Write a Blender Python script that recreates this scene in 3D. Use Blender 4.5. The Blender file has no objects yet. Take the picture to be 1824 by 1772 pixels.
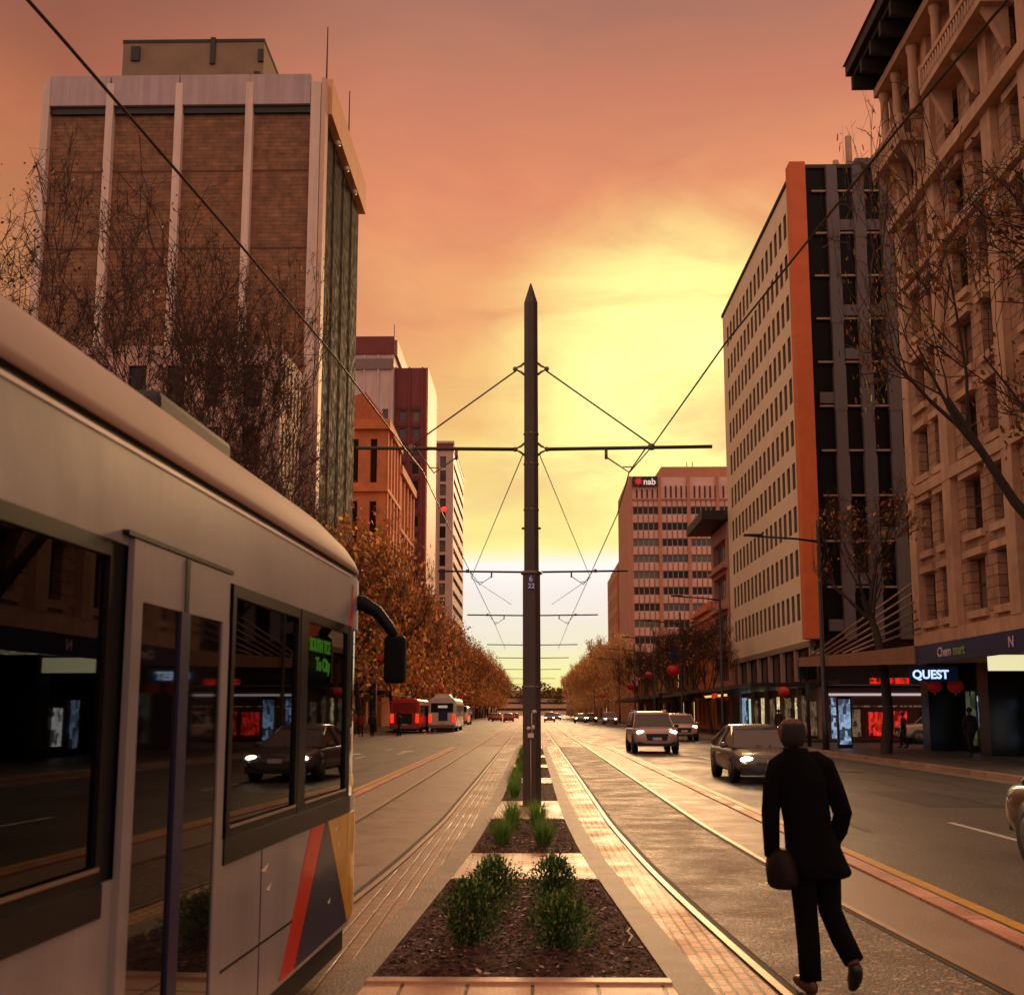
import bpy, bmesh, math, random
from mathutils import Vector, Matrix, Quaternion
R = random.Random(7)
C = bpy.context.scene.collection
SC = bpy.context.scene
rad = math.radians

def lin(r, g, b):
    def f(c):
        c /= 255.0
        return c / 12.92 if c <= 0.04045 else ((c + 0.055) / 1.055) ** 2.4
    return (f(r), f(g), f(b), 1.0)

# ------------------------------------------------------------------ materials
MATS = {}
def M(name, col, rough=.6, metal=0., var=.18, scale=3., bump=0., bscale=30., spec=.5, emit=0., ecol=None,
      coat=0., stretch=(1, 1, 1), rvar=0., world=False, fleck=None, streak=0.):
    if name in MATS:
        return MATS[name]
    m = bpy.data.materials.new(name)
    m.use_nodes = True
    nt = m.node_tree; N = nt.nodes; L = nt.links
    b = N['Principled BSDF']
    col = tuple(col[:3])
    b.inputs['Base Color'].default_value = (*col, 1)
    b.inputs['Roughness'].default_value = rough
    b.inputs['Metallic'].default_value = metal
    b.inputs['Specular IOR Level'].default_value = spec
    b.inputs['Coat Weight'].default_value = coat
    b.inputs['Coat Roughness'].default_value = .06
    if emit:
        b.inputs['Emission Color'].default_value = (*(ecol or col)[:3], 1)
        b.inputs['Emission Strength'].default_value = emit
    if var or bump or rvar or fleck:
        if world:
            g = N.new('ShaderNodeNewGeometry'); src = g.outputs['Position']
        else:
            g = N.new('ShaderNodeTexCoord'); src = g.outputs['Object']
        mp = N.new('ShaderNodeMapping'); mp.inputs['Scale'].default_value = stretch
        L.new(src, mp.inputs['Vector'])
    base = None
    if var:
        n1 = N.new('ShaderNodeTexNoise'); n1.inputs['Scale'].default_value = scale
        n1.inputs['Detail'].default_value = 8; n1.inputs['Roughness'].default_value = .65
        L.new(mp.outputs[0], n1.inputs['Vector'])
        cr = N.new('ShaderNodeValToRGB')
        cr.color_ramp.elements[0].position = .3; cr.color_ramp.elements[1].position = .7
        cr.color_ramp.elements[0].color = (*[c * (1 - var) for c in col], 1)
        cr.color_ramp.elements[1].color = (*[min(1, c * (1 + var)) for c in col], 1)
        L.new(n1.outputs['Fac'], cr.inputs['Fac'])
        base = cr.outputs['Color']
        if rvar:
            mr = N.new('ShaderNodeMapRange')
            mr.inputs['From Min'].default_value = .35; mr.inputs['From Max'].default_value = .65
            mr.inputs['To Min'].default_value = max(.02, rough - rvar); mr.inputs['To Max'].default_value = min(1, rough + rvar)
            L.new(n1.outputs['Fac'], mr.inputs['Value']); L.new(mr.outputs[0], b.inputs['Roughness'])
    if fleck:      # (colour, scale, threshold)
        nf = N.new('ShaderNodeTexNoise'); nf.inputs['Scale'].default_value = fleck[1]; nf.inputs['Detail'].default_value = 3
        L.new(mp.outputs[0], nf.inputs['Vector'])
        fr = N.new('ShaderNodeMapRange'); fr.inputs['From Min'].default_value = fleck[2]; fr.inputs['From Max'].default_value = fleck[2] + .06
        L.new(nf.outputs['Fac'], fr.inputs['Value'])
        mx = N.new('ShaderNodeMixRGB'); mx.inputs['Color2'].default_value = (*fleck[0][:3], 1)
        L.new(fr.outputs[0], mx.inputs['Fac'])
        if base: L.new(base, mx.inputs['Color1'])
        else: mx.inputs['Color1'].default_value = (*col, 1)
        base = mx.outputs['Color']
    if streak:     # rain streaks and grime
        if world: gg = N.new('ShaderNodeNewGeometry'); so_ = gg.outputs['Position']
        else: gg = N.new('ShaderNodeTexCoord'); so_ = gg.outputs['Object']
        m2 = N.new('ShaderNodeMapping'); m2.inputs['Scale'].default_value = (1.6, 1.6, .09); L.new(so_, m2.inputs['Vector'])
        ns = N.new('ShaderNodeTexNoise'); ns.inputs['Scale'].default_value = 1.3; ns.inputs['Detail'].default_value = 8; ns.inputs['Roughness'].default_value = .7; L.new(m2.outputs[0], ns.inputs['Vector'])
        mr2 = N.new('ShaderNodeMapRange'); mr2.inputs['From Min'].default_value = .38; mr2.inputs['From Max'].default_value = .6; mr2.inputs['To Min'].default_value = 1 - streak; mr2.inputs['To Max'].default_value = 1.06
        L.new(ns.outputs['Fac'], mr2.inputs['Value'])
        ms = N.new('ShaderNodeMixRGB'); ms.blend_type = 'MULTIPLY'; ms.inputs['Fac'].default_value = 1
        L.new(base, ms.inputs['Color1']); L.new(mr2.outputs[0], ms.inputs['Color2']); base = ms.outputs['Color']
    if base:
        L.new(base, b.inputs['Base Color'])
    if bump:
        n2 = N.new('ShaderNodeTexNoise'); n2.inputs['Scale'].default_value = bscale; n2.inputs['Detail'].default_value = 6
        L.new(mp.outputs[0], n2.inputs['Vector'])
        bp = N.new('ShaderNodeBump'); bp.inputs['Strength'].default_value = bump; bp.inputs['Distance'].default_value = .02
        L.new(n2.outputs['Fac'], bp.inputs['Height']); L.new(bp.outputs[0], b.inputs['Normal'])
    MATS[name] = m
    return m

def brickmat(name, c1, c2, mortar, bw, bh, rough=.5, bump=.5, msize=.012, rot=(0, 0, 0), offset=.5, rvar=.15, grain=60, plane='xy'):
    m = bpy.data.materials.new(name); m.use_nodes = True
    nt = m.node_tree; N = nt.nodes; L = nt.links; b = N['Principled BSDF']
    g = N.new('ShaderNodeNewGeometry')
    mp = N.new('ShaderNodeMapping'); mp.inputs['Rotation'].default_value = rot
    if plane != 'xy':
        sx_ = N.new('ShaderNodeSeparateXYZ'); cx_ = N.new('ShaderNodeCombineXYZ'); L.new(g.outputs['Position'], sx_.inputs[0])
        L.new(sx_.outputs['Y' if plane == 'yz' else 'X'], cx_.inputs['X']); L.new(sx_.outputs['Z'], cx_.inputs['Y']); L.new(cx_.outputs[0], mp.inputs['Vector'])
    else:
        L.new(g.outputs['Position'], mp.inputs['Vector'])
    br = N.new('ShaderNodeTexBrick'); br.inputs['Scale'].default_value = 1
    br.inputs['Color1'].default_value = (*c1[:3], 1); br.inputs['Color2'].default_value = (*c2[:3], 1); br.inputs['Mortar'].default_value = (*mortar[:3], 1)
    br.inputs['Brick Width'].default_value = bw; br.inputs['Row Height'].default_value = bh; br.inputs['Mortar Size'].default_value = msize
    br.inputs['Mortar Smooth'].default_value = .3
    br.offset = offset
    L.new(mp.outputs[0], br.inputs['Vector'])
    n = N.new('ShaderNodeTexNoise'); n.inputs['Scale'].default_value = grain; n.inputs['Detail'].default_value = 8; n.inputs['Roughness'].default_value = .7
    L.new(g.outputs['Position'], n.inputs['Vector'])
    n2 = N.new('ShaderNodeTexNoise'); n2.inputs['Scale'].default_value = 1.3; n2.inputs['Detail'].default_value = 6
    L.new(g.outputs['Position'], n2.inputs['Vector'])
    ad = N.new('ShaderNodeMath'); ad.operation = 'ADD'
    L.new(n.outputs['Fac'], ad.inputs[0]); L.new(n2.outputs['Fac'], ad.inputs[1])
    mr = N.new('ShaderNodeMapRange'); mr.inputs['From Min'].default_value = .7; mr.inputs['From Max'].default_value = 1.3
    mr.inputs['To Min'].default_value = .55; mr.inputs['To Max'].default_value = 1.3
    L.new(ad.outputs[0], mr.inputs['Value'])
    mu = N.new('ShaderNodeMixRGB'); mu.blend_type = 'MULTIPLY'; mu.inputs['Fac'].default_value = 1
    L.new(br.outputs['Color'], mu.inputs['Color1']); L.new(mr.outputs[0], mu.inputs['Color2'])
    L.new(mu.outputs['Color'], b.inputs['Base Color'])
    rr = N.new('ShaderNodeMapRange'); rr.inputs['From Min'].default_value = .35; rr.inputs['From Max'].default_value = .65
    rr.inputs['To Min'].default_value = rough - rvar; rr.inputs['To Max'].default_value = rough + rvar
    L.new(n2.outputs['Fac'], rr.inputs['Value']); L.new(rr.outputs[0], b.inputs['Roughness'])
    sb = N.new('ShaderNodeMath'); sb.operation = 'MULTIPLY_ADD'; sb.inputs[1].default_value = -1.2
    L.new(br.outputs['Fac'], sb.inputs[0]); L.new(n.outputs['Fac'], sb.inputs[2])
    bp = N.new('ShaderNodeBump'); bp.inputs['Strength'].default_value = bump; bp.inputs['Distance'].default_value = .012
    L.new(sb.outputs[0], bp.inputs['Height']); L.new(bp.outputs[0], b.inputs['Normal'])
    MATS[name] = m
    return m

def glassmat(name, tint, rough=.02, trans=.35):
    m = bpy.data.materials.new(name); m.use_nodes = True
    nt = m.node_tree; N = nt.nodes; L = nt.links
    N.remove(N['Principled BSDF'])
    t = N.new('ShaderNodeBsdfTransparent'); t.inputs['Color'].default_value = (*tint, 1)
    g = N.new('ShaderNodeBsdfGlossy'); g.inputs['Roughness'].default_value = rough; g.inputs['Color'].default_value = (.9, .9, .9, 1)
    f = N.new('ShaderNodeFresnel'); f.inputs['IOR'].default_value = 1.55
    mx = N.new('ShaderNodeMixShader')
    L.new(f.outputs[0], mx.inputs[0]); L.new(t.outputs[0], mx.inputs[1]); L.new(g.outputs[0], mx.inputs[2])
    L.new(mx.outputs[0], N['Material Output'].inputs['Surface'])
    MATS[name] = m
    return m

def leaf_mat(name, col):
    m = M(name, col, .5, var=.45, scale=.9, world=True, spec=.3)
    nt = m.node_tree; N = nt.nodes; L = nt.links; b = N['Principled BSDF']
    t = N.new('ShaderNodeBsdfTranslucent'); src = b.inputs['Base Color'].links[0].from_socket
    hs = N.new('ShaderNodeHueSaturation'); hs.inputs['Value'].default_value = 1.7; L.new(src, hs.inputs['Color']); L.new(hs.outputs[0], t.inputs['Color'])
    mx = N.new('ShaderNodeMixShader'); mx.inputs[0].default_value = .45
    L.new(b.outputs[0], mx.inputs[1]); L.new(t.outputs[0], mx.inputs[2]); L.new(mx.outputs[0], N['Material Output'].inputs['Surface'])
    return m
# ------------------------------------------------------------------ mesh builder
class MB:
    def __init__(s):
        s.v = []; s.f = []; s.mi = []; s.i = 0; s.sm = []; s.smooth = False
    def add(s, vs, fs):
        o = len(s.v); s.v += [tuple(x) for x in vs]
        for f in fs:
            s.f.append([o + k for k in f]); s.mi.append(s.i); s.sm.append(s.smooth)
        return s
    def poly(s, pts): return s.add(pts, [list(range(len(pts)))])
    def box(s, x0, x1, y0, y1, z0, z1):
        if x0 > x1: x0, x1 = x1, x0
        if y0 > y1: y0, y1 = y1, y0
        if z0 > z1: z0, z1 = z1, z0
        return s.add([(x0, y0, z0), (x1, y0, z0), (x1, y1, z0), (x0, y1, z0), (x0, y0, z1), (x1, y0, z1), (x1, y1, z1), (x0, y1, z1)],
                     [[0, 3, 2, 1], [4, 5, 6, 7], [0, 1, 5, 4], [1, 2, 6, 5], [2, 3, 7, 6], [3, 0, 4, 7]])
    def tube(s, pts, rs, n=8, cap=True):
        pts = [Vector(p) for p in pts]
        if not isinstance(rs, (list, tuple)): rs = [rs] * len(pts)
        vs = []; up = None
        for k, p in enumerate(pts):
            a = pts[max(0, k - 1)]; b = pts[min(len(pts) - 1, k + 1)]
            d = (b - a); d = d.normalized() if d.length > 1e-9 else Vector((0, 0, 1))
            if up is None:
                up = d.orthogonal().normalized()
            else:
                up = up - d * up.dot(d)
                up = up.normalized() if up.length > 1e-6 else d.orthogonal().normalized()
            w = d.cross(up)
            r = rs[k]; ru, rw = r if isinstance(r, (list, tuple)) else (r, r)
            for j in range(n):
                t = 2 * math.pi * j / n
                vs.append(p + up * (math.cos(t) * ru) + w * (math.sin(t) * rw))
        fs = []
        for k in range(len(pts) - 1):
            for j in range(n):
                fs.append([k * n + j, k * n + (j + 1) % n, (k + 1) * n + (j + 1) % n, (k + 1) * n + j])
        if cap:
            fs.append(list(range(n))[::-1]); fs.append([(len(pts) - 1) * n + j for j in range(n)])
        o = s.smooth; s.smooth = n > 5; s.add(vs, fs); s.smooth = o
        return s
    def lathe(s, c, prof, n=16, axis='z'):      # prof: (r, h)
        vs = []
        for r, h in prof:
            for j in range(n):
                t = 2 * math.pi * j / n
                a, b2 = r * math.cos(t), r * math.sin(t)
                p = (a, b2, h) if axis == 'z' else ((h, a, b2) if axis == 'x' else (b2, h, a))
                vs.append((c[0] + p[0], c[1] + p[1], c[2] + p[2]))
        fs = []
        for k in range(len(prof) - 1):
            for j in range(n):
                fs.append([k * n + j, k * n + (j + 1) % n, (k + 1) * n + (j + 1) % n, (k + 1) * n + j])
        fs.append(list(range(n))[::-1]); fs.append([(len(prof) - 1) * n + j for j in range(n)])
        o = s.smooth; s.smooth = True; s.add(vs, fs); s.smooth = o
        return s
    def ball(s, c, rx, ry, rz, n=14, m=9):
        prof = []
        vs = []
        for k in range(m + 1):
            ph = math.pi * k / m
            for j in range(n):
                t = 2 * math.pi * j / n
                vs.append((c[0] + rx * math.sin(ph) * math.cos(t), c[1] + ry * math.sin(ph) * math.sin(t), c[2] - rz * math.cos(ph)))
        fs = [[k * n + j, k * n + (j + 1) % n, (k + 1) * n + (j + 1) % n, (k + 1) * n + j] for k in range(m) for j in range(n)]
        o = s.smooth; s.smooth = True; s.add(vs, fs); s.smooth = o
        return s
    def loft(s, secs, closed=True, cap=True):
        n = len(secs[0]); vs = [p for q in secs for p in q]; fs = []
        for k in range(len(secs) - 1):
            for j in range(n if closed else n - 1):
                fs.append([k * n + j, k * n + (j + 1) % n, (k + 1) * n + (j + 1) % n, (k + 1) * n + j])
        if cap and closed:
            fs.append(list(range(n))[::-1]); fs.append([(len(secs) - 1) * n + j for j in range(n)])
        return s.add(vs, fs)
    def mesh(s, name, mats):
        me = bpy.data.meshes.new(name)
        me.from_pydata(s.v, [], s.f)
        for m in (mats if isinstance(mats, (list, tuple)) else [mats]):
            me.materials.append(m)
        me.polygons.foreach_set('material_index', s.mi)
        me.polygons.foreach_set('use_smooth', s.sm)
        me.update()
        return me
    def build(s, name, mats, parent=None, fix=True, world=False):
        if world and parent is not None:         # vertices were written in world coordinates
            o0 = parent.location if parent.parent is None else parent.parent.location + parent.location
            s.v = [(x - o0[0], y - o0[1], z - o0[2]) for x, y, z in s.v]
        me = s.mesh(name, mats)
        if fix:
            bm = bmesh.new(); bm.from_mesh(me); bmesh.ops.remove_doubles(bm, verts=bm.verts, dist=1e-5)
            bmesh.ops.recalc_face_normals(bm, faces=bm.faces); bm.to_mesh(me); bm.free()
        o = bpy.data.objects.new(name, me); C.objects.link(o)
        if parent is not None: o.parent = parent
        return o

def tag(o, label=None, cat=None, group=None, kind=None):
    if label: o['label'] = label
    if cat: o['category'] = cat
    if group: o['group'] = group
    if kind: o['kind'] = kind
    return o
def thing(name, label, cat, loc=(0, 0, 0), rz=0., group=None):
    o = bpy.data.objects.new(name, None); C.objects.link(o)
    o.location = loc; o.rotation_euler = (0, 0, rz); o.empty_display_size = .2
    return tag(o, label, cat, group)
def dup(root, loc, rz=0., label=None, group=None, scale=None):
    def cp(o, par):
        c = o.copy(); C.objects.link(c)
        if par is not None: c.parent = par
        for ch in list(KIDS.get(o.name, o.children)): cp(ch, c)
        return c
    r = cp(root, None); r.location = loc; r.rotation_euler = (0, 0, rz)
    if scale: r.scale = scale
    if label: r['label'] = label
    if group: r['group'] = group
    return r
KIDS = {}
def subsurf(o, lv=1):
    md = o.modifiers.new('s', 'SUBSURF'); md.levels = lv; md.render_levels = lv
    for p in o.data.polygons: p.use_smooth = True
    return o
def bevel(o, w=.01, n=2):
    md = o.modifiers.new('b', 'BEVEL'); md.width = w; md.segments = n; md.limit_method = 'ANGLE'; md.angle_limit = rad(40)
    return o
def text(name, body, size, loc, rot, mat, parent=None, ext=.01, bold=0., sx=1., align='LEFT'):
    cu = bpy.data.curves.new(name, 'FONT'); cu.body = body; cu.size = size; cu.extrude = ext; cu.offset = bold; cu.align_x = align
    t = bpy.data.objects.new(name, cu); C.objects.link(t)
    dg = bpy.context.evaluated_depsgraph_get()
    me = bpy.data.meshes.new_from_object(t.evaluated_get(dg)); me.materials.clear(); me.materials.append(mat)
    bpy.data.objects.remove(t)
    o = bpy.data.objects.new(name, me); C.objects.link(o)
    o.location = loc; o.rotation_euler = rot; o.scale = (sx, 1, 1)
    if parent is not None: o.parent = parent
    return o

# ------------------------------------------------------------------ facade with real openings
PANE = {}
def facade(mb, O, U, N, us, zs, hole, depth, reveal_i=None):
    """wall skin on plane through O; U along the wall, N outward; returns the openings"""
    O = Vector(O); U = Vector(U); N = Vector(N); Z = Vector((0, 0, 1)); out = []
    P = lambda u, z, d=0.: O + U * u + Z * z - N * d
    for i in range(len(us) - 1):
        for j in range(len(zs) - 1):
            a, b, c, d = us[i], us[i + 1], zs[j], zs[j + 1]
            if hole(i, j):
                k = mb.i
                if reveal_i is not None: mb.i = reveal_i
                mb.poly([P(a, c), P(b, c), P(b, c, depth), P(a, c, depth)]); mb.poly([P(a, d), P(b, d), P(b, d, depth), P(a, d, depth)])
                mb.poly([P(a, c), P(a, d), P(a, d, depth), P(a, c, depth)]); mb.poly([P(b, c), P(b, d), P(b, d, depth), P(b, c, depth)])
                mb.i = k
                out.append((a, b, c, d))
            else:
                mb.poly([P(a, c), P(b, c), P(b, d), P(a, d)])
    return out
def pane_mesh(U, N, w, h, mat, frame, nm=1, nh=1, fw=.06):
    key = (tuple(U), tuple(N), round(w, 3), round(h, 3), mat.name, frame.name, nm, nh)
    if key in PANE: return PANE[key]
    U = Vector(U); N = Vector(N); Z = Vector((0, 0, 1)); mb = MB()
    P = lambda u, z, d: U * u + Z * z + N * d
    def bx(u0, u1, z0, z1, d0, d1):
        mb.add([P(u0, z0, d0), P(u1, z0, d0), P(u1, z0, d1), P(u0, z0, d1), P(u0, z1, d0), P(u1, z1, d0), P(u1, z1, d1), P(u0, z1, d1)],
               [[0, 3, 2, 1], [4, 5, 6, 7], [0, 1, 5, 4], [1, 2, 6, 5], [2, 3, 7, 6], [3, 0, 4, 7]])
    bx(-w / 2, w / 2, 0, h, -.03, 0)
    mb.i = 1
    if fw:
        for k in range(nm + 1):
            u = -w / 2 + w * k / nm; u = min(max(u, -w / 2 + fw / 2), w / 2 - fw / 2); bx(u - fw / 2, u + fw / 2, 0, h, .002, .05)
        for k in range(nh + 1):
            z = h * k / nh; z = min(max(z, fw / 2), h - fw / 2)
            bx(-w / 2, w / 2, z - fw / 2, z + fw / 2, .001, .045)
    me = mb.mesh('window', [mat, frame])
    bm = bmesh.new(); bm.from_mesh(me); bmesh.ops.recalc_face_normals(bm, faces=bm.faces); bm.to_mesh(me); bm.free()
    PANE[key] = me
    return me
def panes(root, O, U, N, holes, depth, mats, frame, nm=1, nh=1, fw=.06, name='window', limit=100, count=None):
    O = Vector(O); Uv = Vector(U); Nv = Vector(N); base = Vector(root.location); rest = MB(); n = count or 0
    for a, b, c, d in holes:
        mat = R.choice(mats)
        loc = O + Uv * ((a + b) / 2) + Vector((0, 0, c)) - Nv * (depth - .004) - base
        if n < limit:
            o = bpy.data.objects.new(name, pane_mesh(U, N, b - a, d - c, mat, frame, nm, nh, fw)); C.objects.link(o)
            o.location = loc; o.parent = root
        else:
            me = pane_mesh(U, N, b - a, d - c, mats[0], frame, nm, nh, fw)
            k = len(rest.v)
            rest.v += [tuple(v.co + loc) for v in me.vertices]
            for p in me.polygons:
                rest.f.append([k + i for i in p.vertices]); rest.mi.append(p.material_index); rest.sm.append(False)
        n += 1
    if rest.v:
        tag(rest.build(name, [mats[0], frame], root, fix=False), kind='stuff')
    return n
def cuts(*pairs):
    s = set()
    for a, b in pairs: s.add(round(a, 4)); s.add(round(b, 4))
    return sorted(s)

# ------------------------------------------------------------------ camera, world, sun
cam = bpy.data.cameras.new('camera'); co = bpy.data.objects.new('camera', cam); C.objects.link(co)
cam.lens = 36 * 2000 / 1824; cam.sensor_width = 36; cam.sensor_fit = 'HORIZONTAL'
cam.shift_y = 96 / 1824
pitch = math.atan(286 / 2000)
co.location = (0, 0, 1.75); co.rotation_euler = (rad(90) + pitch, 0, rad(1.0))
cam.clip_start = .05; cam.clip_end = 6000
cam.dof.use_dof = True; cam.dof.focus_distance = 24; cam.dof.aperture_fstop = 4.0
SC.camera = co
SC.view_settings.view_transform = 'Standard'; SC.view_settings.look = 'None'
SC.view_settings.exposure = 0; SC.view_settings.gamma = 1
SC.cycles.max_bounces = 6; SC.cycles.transparent_max_bounces = 12
SC.cycles.sample_clamp_indirect = 6

SUN_AZ, SUN_EL = rad(7.5), rad(14)      # azimuth to the right of the street, behind thin cloud
w = bpy.data.worlds.new('World'); SC.world = w; w.use_nodes = True
nt = w.node_tree; N = nt.nodes; L = nt.links; N.clear()
out = N.new('ShaderNodeOutputWorld')
sky = N.new('ShaderNodeTexSky'); sky.sky_type = 'NISHITA'; sky.sun_disc = False
sky.sun_elevation = SUN_EL; sky.sun_rotation = SUN_AZ
bg1 = N.new('ShaderNodeBackground'); bg1.inputs['Strength'].default_value = .05
L.new(sky.outputs[0], bg1.inputs['Color'])
tc = N.new('ShaderNodeTexCoord'); sep = N.new('ShaderNodeSeparateXYZ'); L.new(tc.outputs['Generated'], sep.inputs[0])
def math_(op, a, b=None, c=None):
    n = N.new('ShaderNodeMath'); n.operation = op
    for k, x in enumerate((a, b, c)):
        if x is None: continue
        if isinstance(x, (int, float)): n.inputs[k].default_value = x
        else: L.new(x, n.inputs[k])
    return n.outputs[0]
def ramp(fac, stops, interp='LINEAR'):
    r = N.new('ShaderNodeValToRGB'); r.color_ramp.interpolation = interp
    e = r.color_ramp.elements
    while len(e) < len(stops): e.new(.5)
    for k, (p, c) in enumerate(stops):
        e[k].position = p; e[k].color = c
    L.new(fac, r.inputs['Fac']); return r.outputs['Color']
def mixc(f, a, b, mode='MIX'):
    n = N.new('ShaderNodeMixRGB'); n.blend_type = mode
    for k, x in zip(('Fac', 'Color1', 'Color2'), (f, a, b)):
        if isinstance(x, (int, float)): n.inputs[k].default_value = x
        elif isinstance(x, tuple): n.inputs[k].default_value = x
        else: L.new(x, n.inputs[k])
    return n.outputs['Color']
# slow cloud noise, drawn out along the horizon
mp = N.new('ShaderNodeMapping'); mp.inputs['Scale'].default_value = (2.2, 2.2, 6.5); mp.inputs['Rotation'].default_value = (0, rad(14), 0)
L.new(tc.outputs['Generated'], mp.inputs['Vector'])
cl = N.new('ShaderNodeTexNoise'); cl.inputs['Scale'].default_value = 1.5; cl.inputs['Detail'].default_value = 7; cl.inputs['Roughness'].default_value = .5
cl.inputs['Distortion'].default_value = .6
L.new(mp.outputs[0], cl.inputs['Vector'])
wob = math_('MULTIPLY_ADD', cl.outputs['Fac'], .10, -.05)
zz = math_('ADD', sep.outputs['Z'], wob)
# band colours by height (sine of elevation), seen in the photograph between the buildings; zenith stops lie out of view, brightened to light the ground
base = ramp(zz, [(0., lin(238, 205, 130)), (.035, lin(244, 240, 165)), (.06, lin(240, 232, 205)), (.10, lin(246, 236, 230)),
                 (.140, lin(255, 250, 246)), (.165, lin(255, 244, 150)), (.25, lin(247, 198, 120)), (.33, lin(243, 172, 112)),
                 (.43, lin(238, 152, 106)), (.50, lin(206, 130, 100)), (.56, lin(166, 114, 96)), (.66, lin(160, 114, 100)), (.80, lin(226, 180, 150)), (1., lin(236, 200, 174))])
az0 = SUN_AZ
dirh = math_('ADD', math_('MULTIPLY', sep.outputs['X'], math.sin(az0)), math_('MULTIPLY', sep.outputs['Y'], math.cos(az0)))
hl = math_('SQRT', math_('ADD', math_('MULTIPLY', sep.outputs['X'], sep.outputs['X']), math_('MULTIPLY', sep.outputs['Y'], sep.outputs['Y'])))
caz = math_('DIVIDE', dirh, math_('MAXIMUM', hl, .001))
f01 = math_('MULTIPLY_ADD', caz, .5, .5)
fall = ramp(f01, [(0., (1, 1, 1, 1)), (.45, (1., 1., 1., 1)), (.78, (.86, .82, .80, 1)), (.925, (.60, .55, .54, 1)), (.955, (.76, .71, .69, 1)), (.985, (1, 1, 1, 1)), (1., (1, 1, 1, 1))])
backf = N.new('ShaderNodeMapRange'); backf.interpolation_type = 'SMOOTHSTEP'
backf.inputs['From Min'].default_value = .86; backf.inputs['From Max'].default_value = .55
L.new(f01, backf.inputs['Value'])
base = mixc(backf.outputs[0], base, ramp(zz, [(0., lin(206, 170, 164)), (.2, lin(236, 196, 180)), (.6, lin(242, 206, 182)), (1., lin(248, 208, 176))]))   # unseen pink sky behind the camera, brightened to light the building fronts
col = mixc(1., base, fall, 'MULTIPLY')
# the bright patch of thin cloud in front of the sun
gel = rad(16.5)
gd = (math.sin(az0) * math.cos(gel), math.cos(az0) * math.cos(gel), math.sin(gel))
dt = math_('ADD', math_('ADD', math_('MULTIPLY', sep.outputs['X'], gd[0]), math_('MULTIPLY', sep.outputs['Y'], gd[1])), math_('MULTIPLY', sep.outputs['Z'], gd[2]))
ang = math_('ARCCOSINE', math_('MINIMUM', dt, 1.))
angw = math_('ADD', ang, math_('MULTIPLY_ADD', cl.outputs['Fac'], .20, -.10))
gl = N.new('ShaderNodeMapRange'); gl.interpolation_type = 'SMOOTHSTEP'
gl.inputs['From Min'].default_value = rad(11.0); gl.inputs['From Max'].default_value = rad(1.5)
L.new(angw, gl.inputs['Value'])
above = N.new('ShaderNodeMapRange'); above.interpolation_type = 'SMOOTHSTEP'
above.inputs['From Min'].default_value = .14; above.inputs['From Max'].default_value = .19
L.new(zz, above.inputs['Value'])
col = mixc(math_('MULTIPLY', gl.outputs[0], above.outputs[0]), col, tuple(c * 1.28 for c in lin(255, 253, 156)[:3]) + (1,))
# pinker and greyer streaks
st = N.new('ShaderNodeMapRange'); st.inputs['From Min'].default_value = .48; st.inputs['From Max'].default_value = .66
L.new(cl.outputs['Fac'], st.inputs['Value'])
hi = N.new('ShaderNodeMapRange'); hi.inputs['From Min'].default_value = .17; hi.inputs['From Max'].default_value = .26
L.new(sep.outputs['Z'], hi.inputs['Value'])
col = mixc(math_('MULTIPLY', math_('MULTIPLY', st.outputs[0], hi.outputs[0]), .5), col, mixc(1., lin(222, 128, 96), fall, 'MULTIPLY'))
mp2 = N.new('ShaderNodeMapping'); mp2.inputs['Scale'].default_value = (5, 5, 13); mp2.inputs['Rotation'].default_value = (0, rad(-20), rad(30)); L.new(tc.outputs['Generated'], mp2.inputs['Vector'])
c2 = N.new('ShaderNodeTexNoise'); c2.inputs['Scale'].default_value = 1.6; c2.inputs['Detail'].default_value = 9; c2.inputs['Roughness'].default_value = .62; c2.inputs['Distortion'].default_value = 1.2; L.new(mp2.outputs[0], c2.inputs['Vector'])
s2 = N.new('ShaderNodeMapRange'); s2.inputs['From Min'].default_value = .44; s2.inputs['From Max'].default_value = .68; L.new(c2.outputs['Fac'], s2.inputs['Value'])
col = mixc(math_('MULTIPLY', math_('MULTIPLY', s2.outputs[0], hi.outputs[0]), .20), col, mixc(1., lin(190, 124, 104), fall, 'MULTIPLY'))      # thin mauve cloud
lo2 = N.new('ShaderNodeMapRange'); lo2.inputs['From Min'].default_value = .30; lo2.inputs['From Max'].default_value = .22; L.new(sep.outputs['Z'], lo2.inputs['Value'])
col = mixc(math_('MULTIPLY', math_('MULTIPLY', s2.outputs[0], math_('MULTIPLY', lo2.outputs[0], above.outputs[0])), .38), col, lin(238, 186, 138))      # low peach bars
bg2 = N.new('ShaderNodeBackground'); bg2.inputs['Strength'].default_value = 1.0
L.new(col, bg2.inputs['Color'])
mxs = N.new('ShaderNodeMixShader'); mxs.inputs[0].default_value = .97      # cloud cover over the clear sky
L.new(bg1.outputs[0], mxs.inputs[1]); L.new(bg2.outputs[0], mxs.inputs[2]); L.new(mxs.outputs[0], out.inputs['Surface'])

sl = bpy.data.lights.new('sun', 'SUN'); so = bpy.data.objects.new('sun', sl); C.objects.link(so)
sl.energy = 2.3; sl.angle = rad(12); sl.color = (1, .58, .28)
sd = Vector((math.sin(SUN_AZ) * math.cos(SUN_EL), math.cos(SUN_AZ) * math.cos(SUN_EL), math.sin(SUN_EL)))
so.rotation_euler = sd.to_track_quat('Z', 'Y').to_euler(); so.location = (20, 60, 40)
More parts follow.
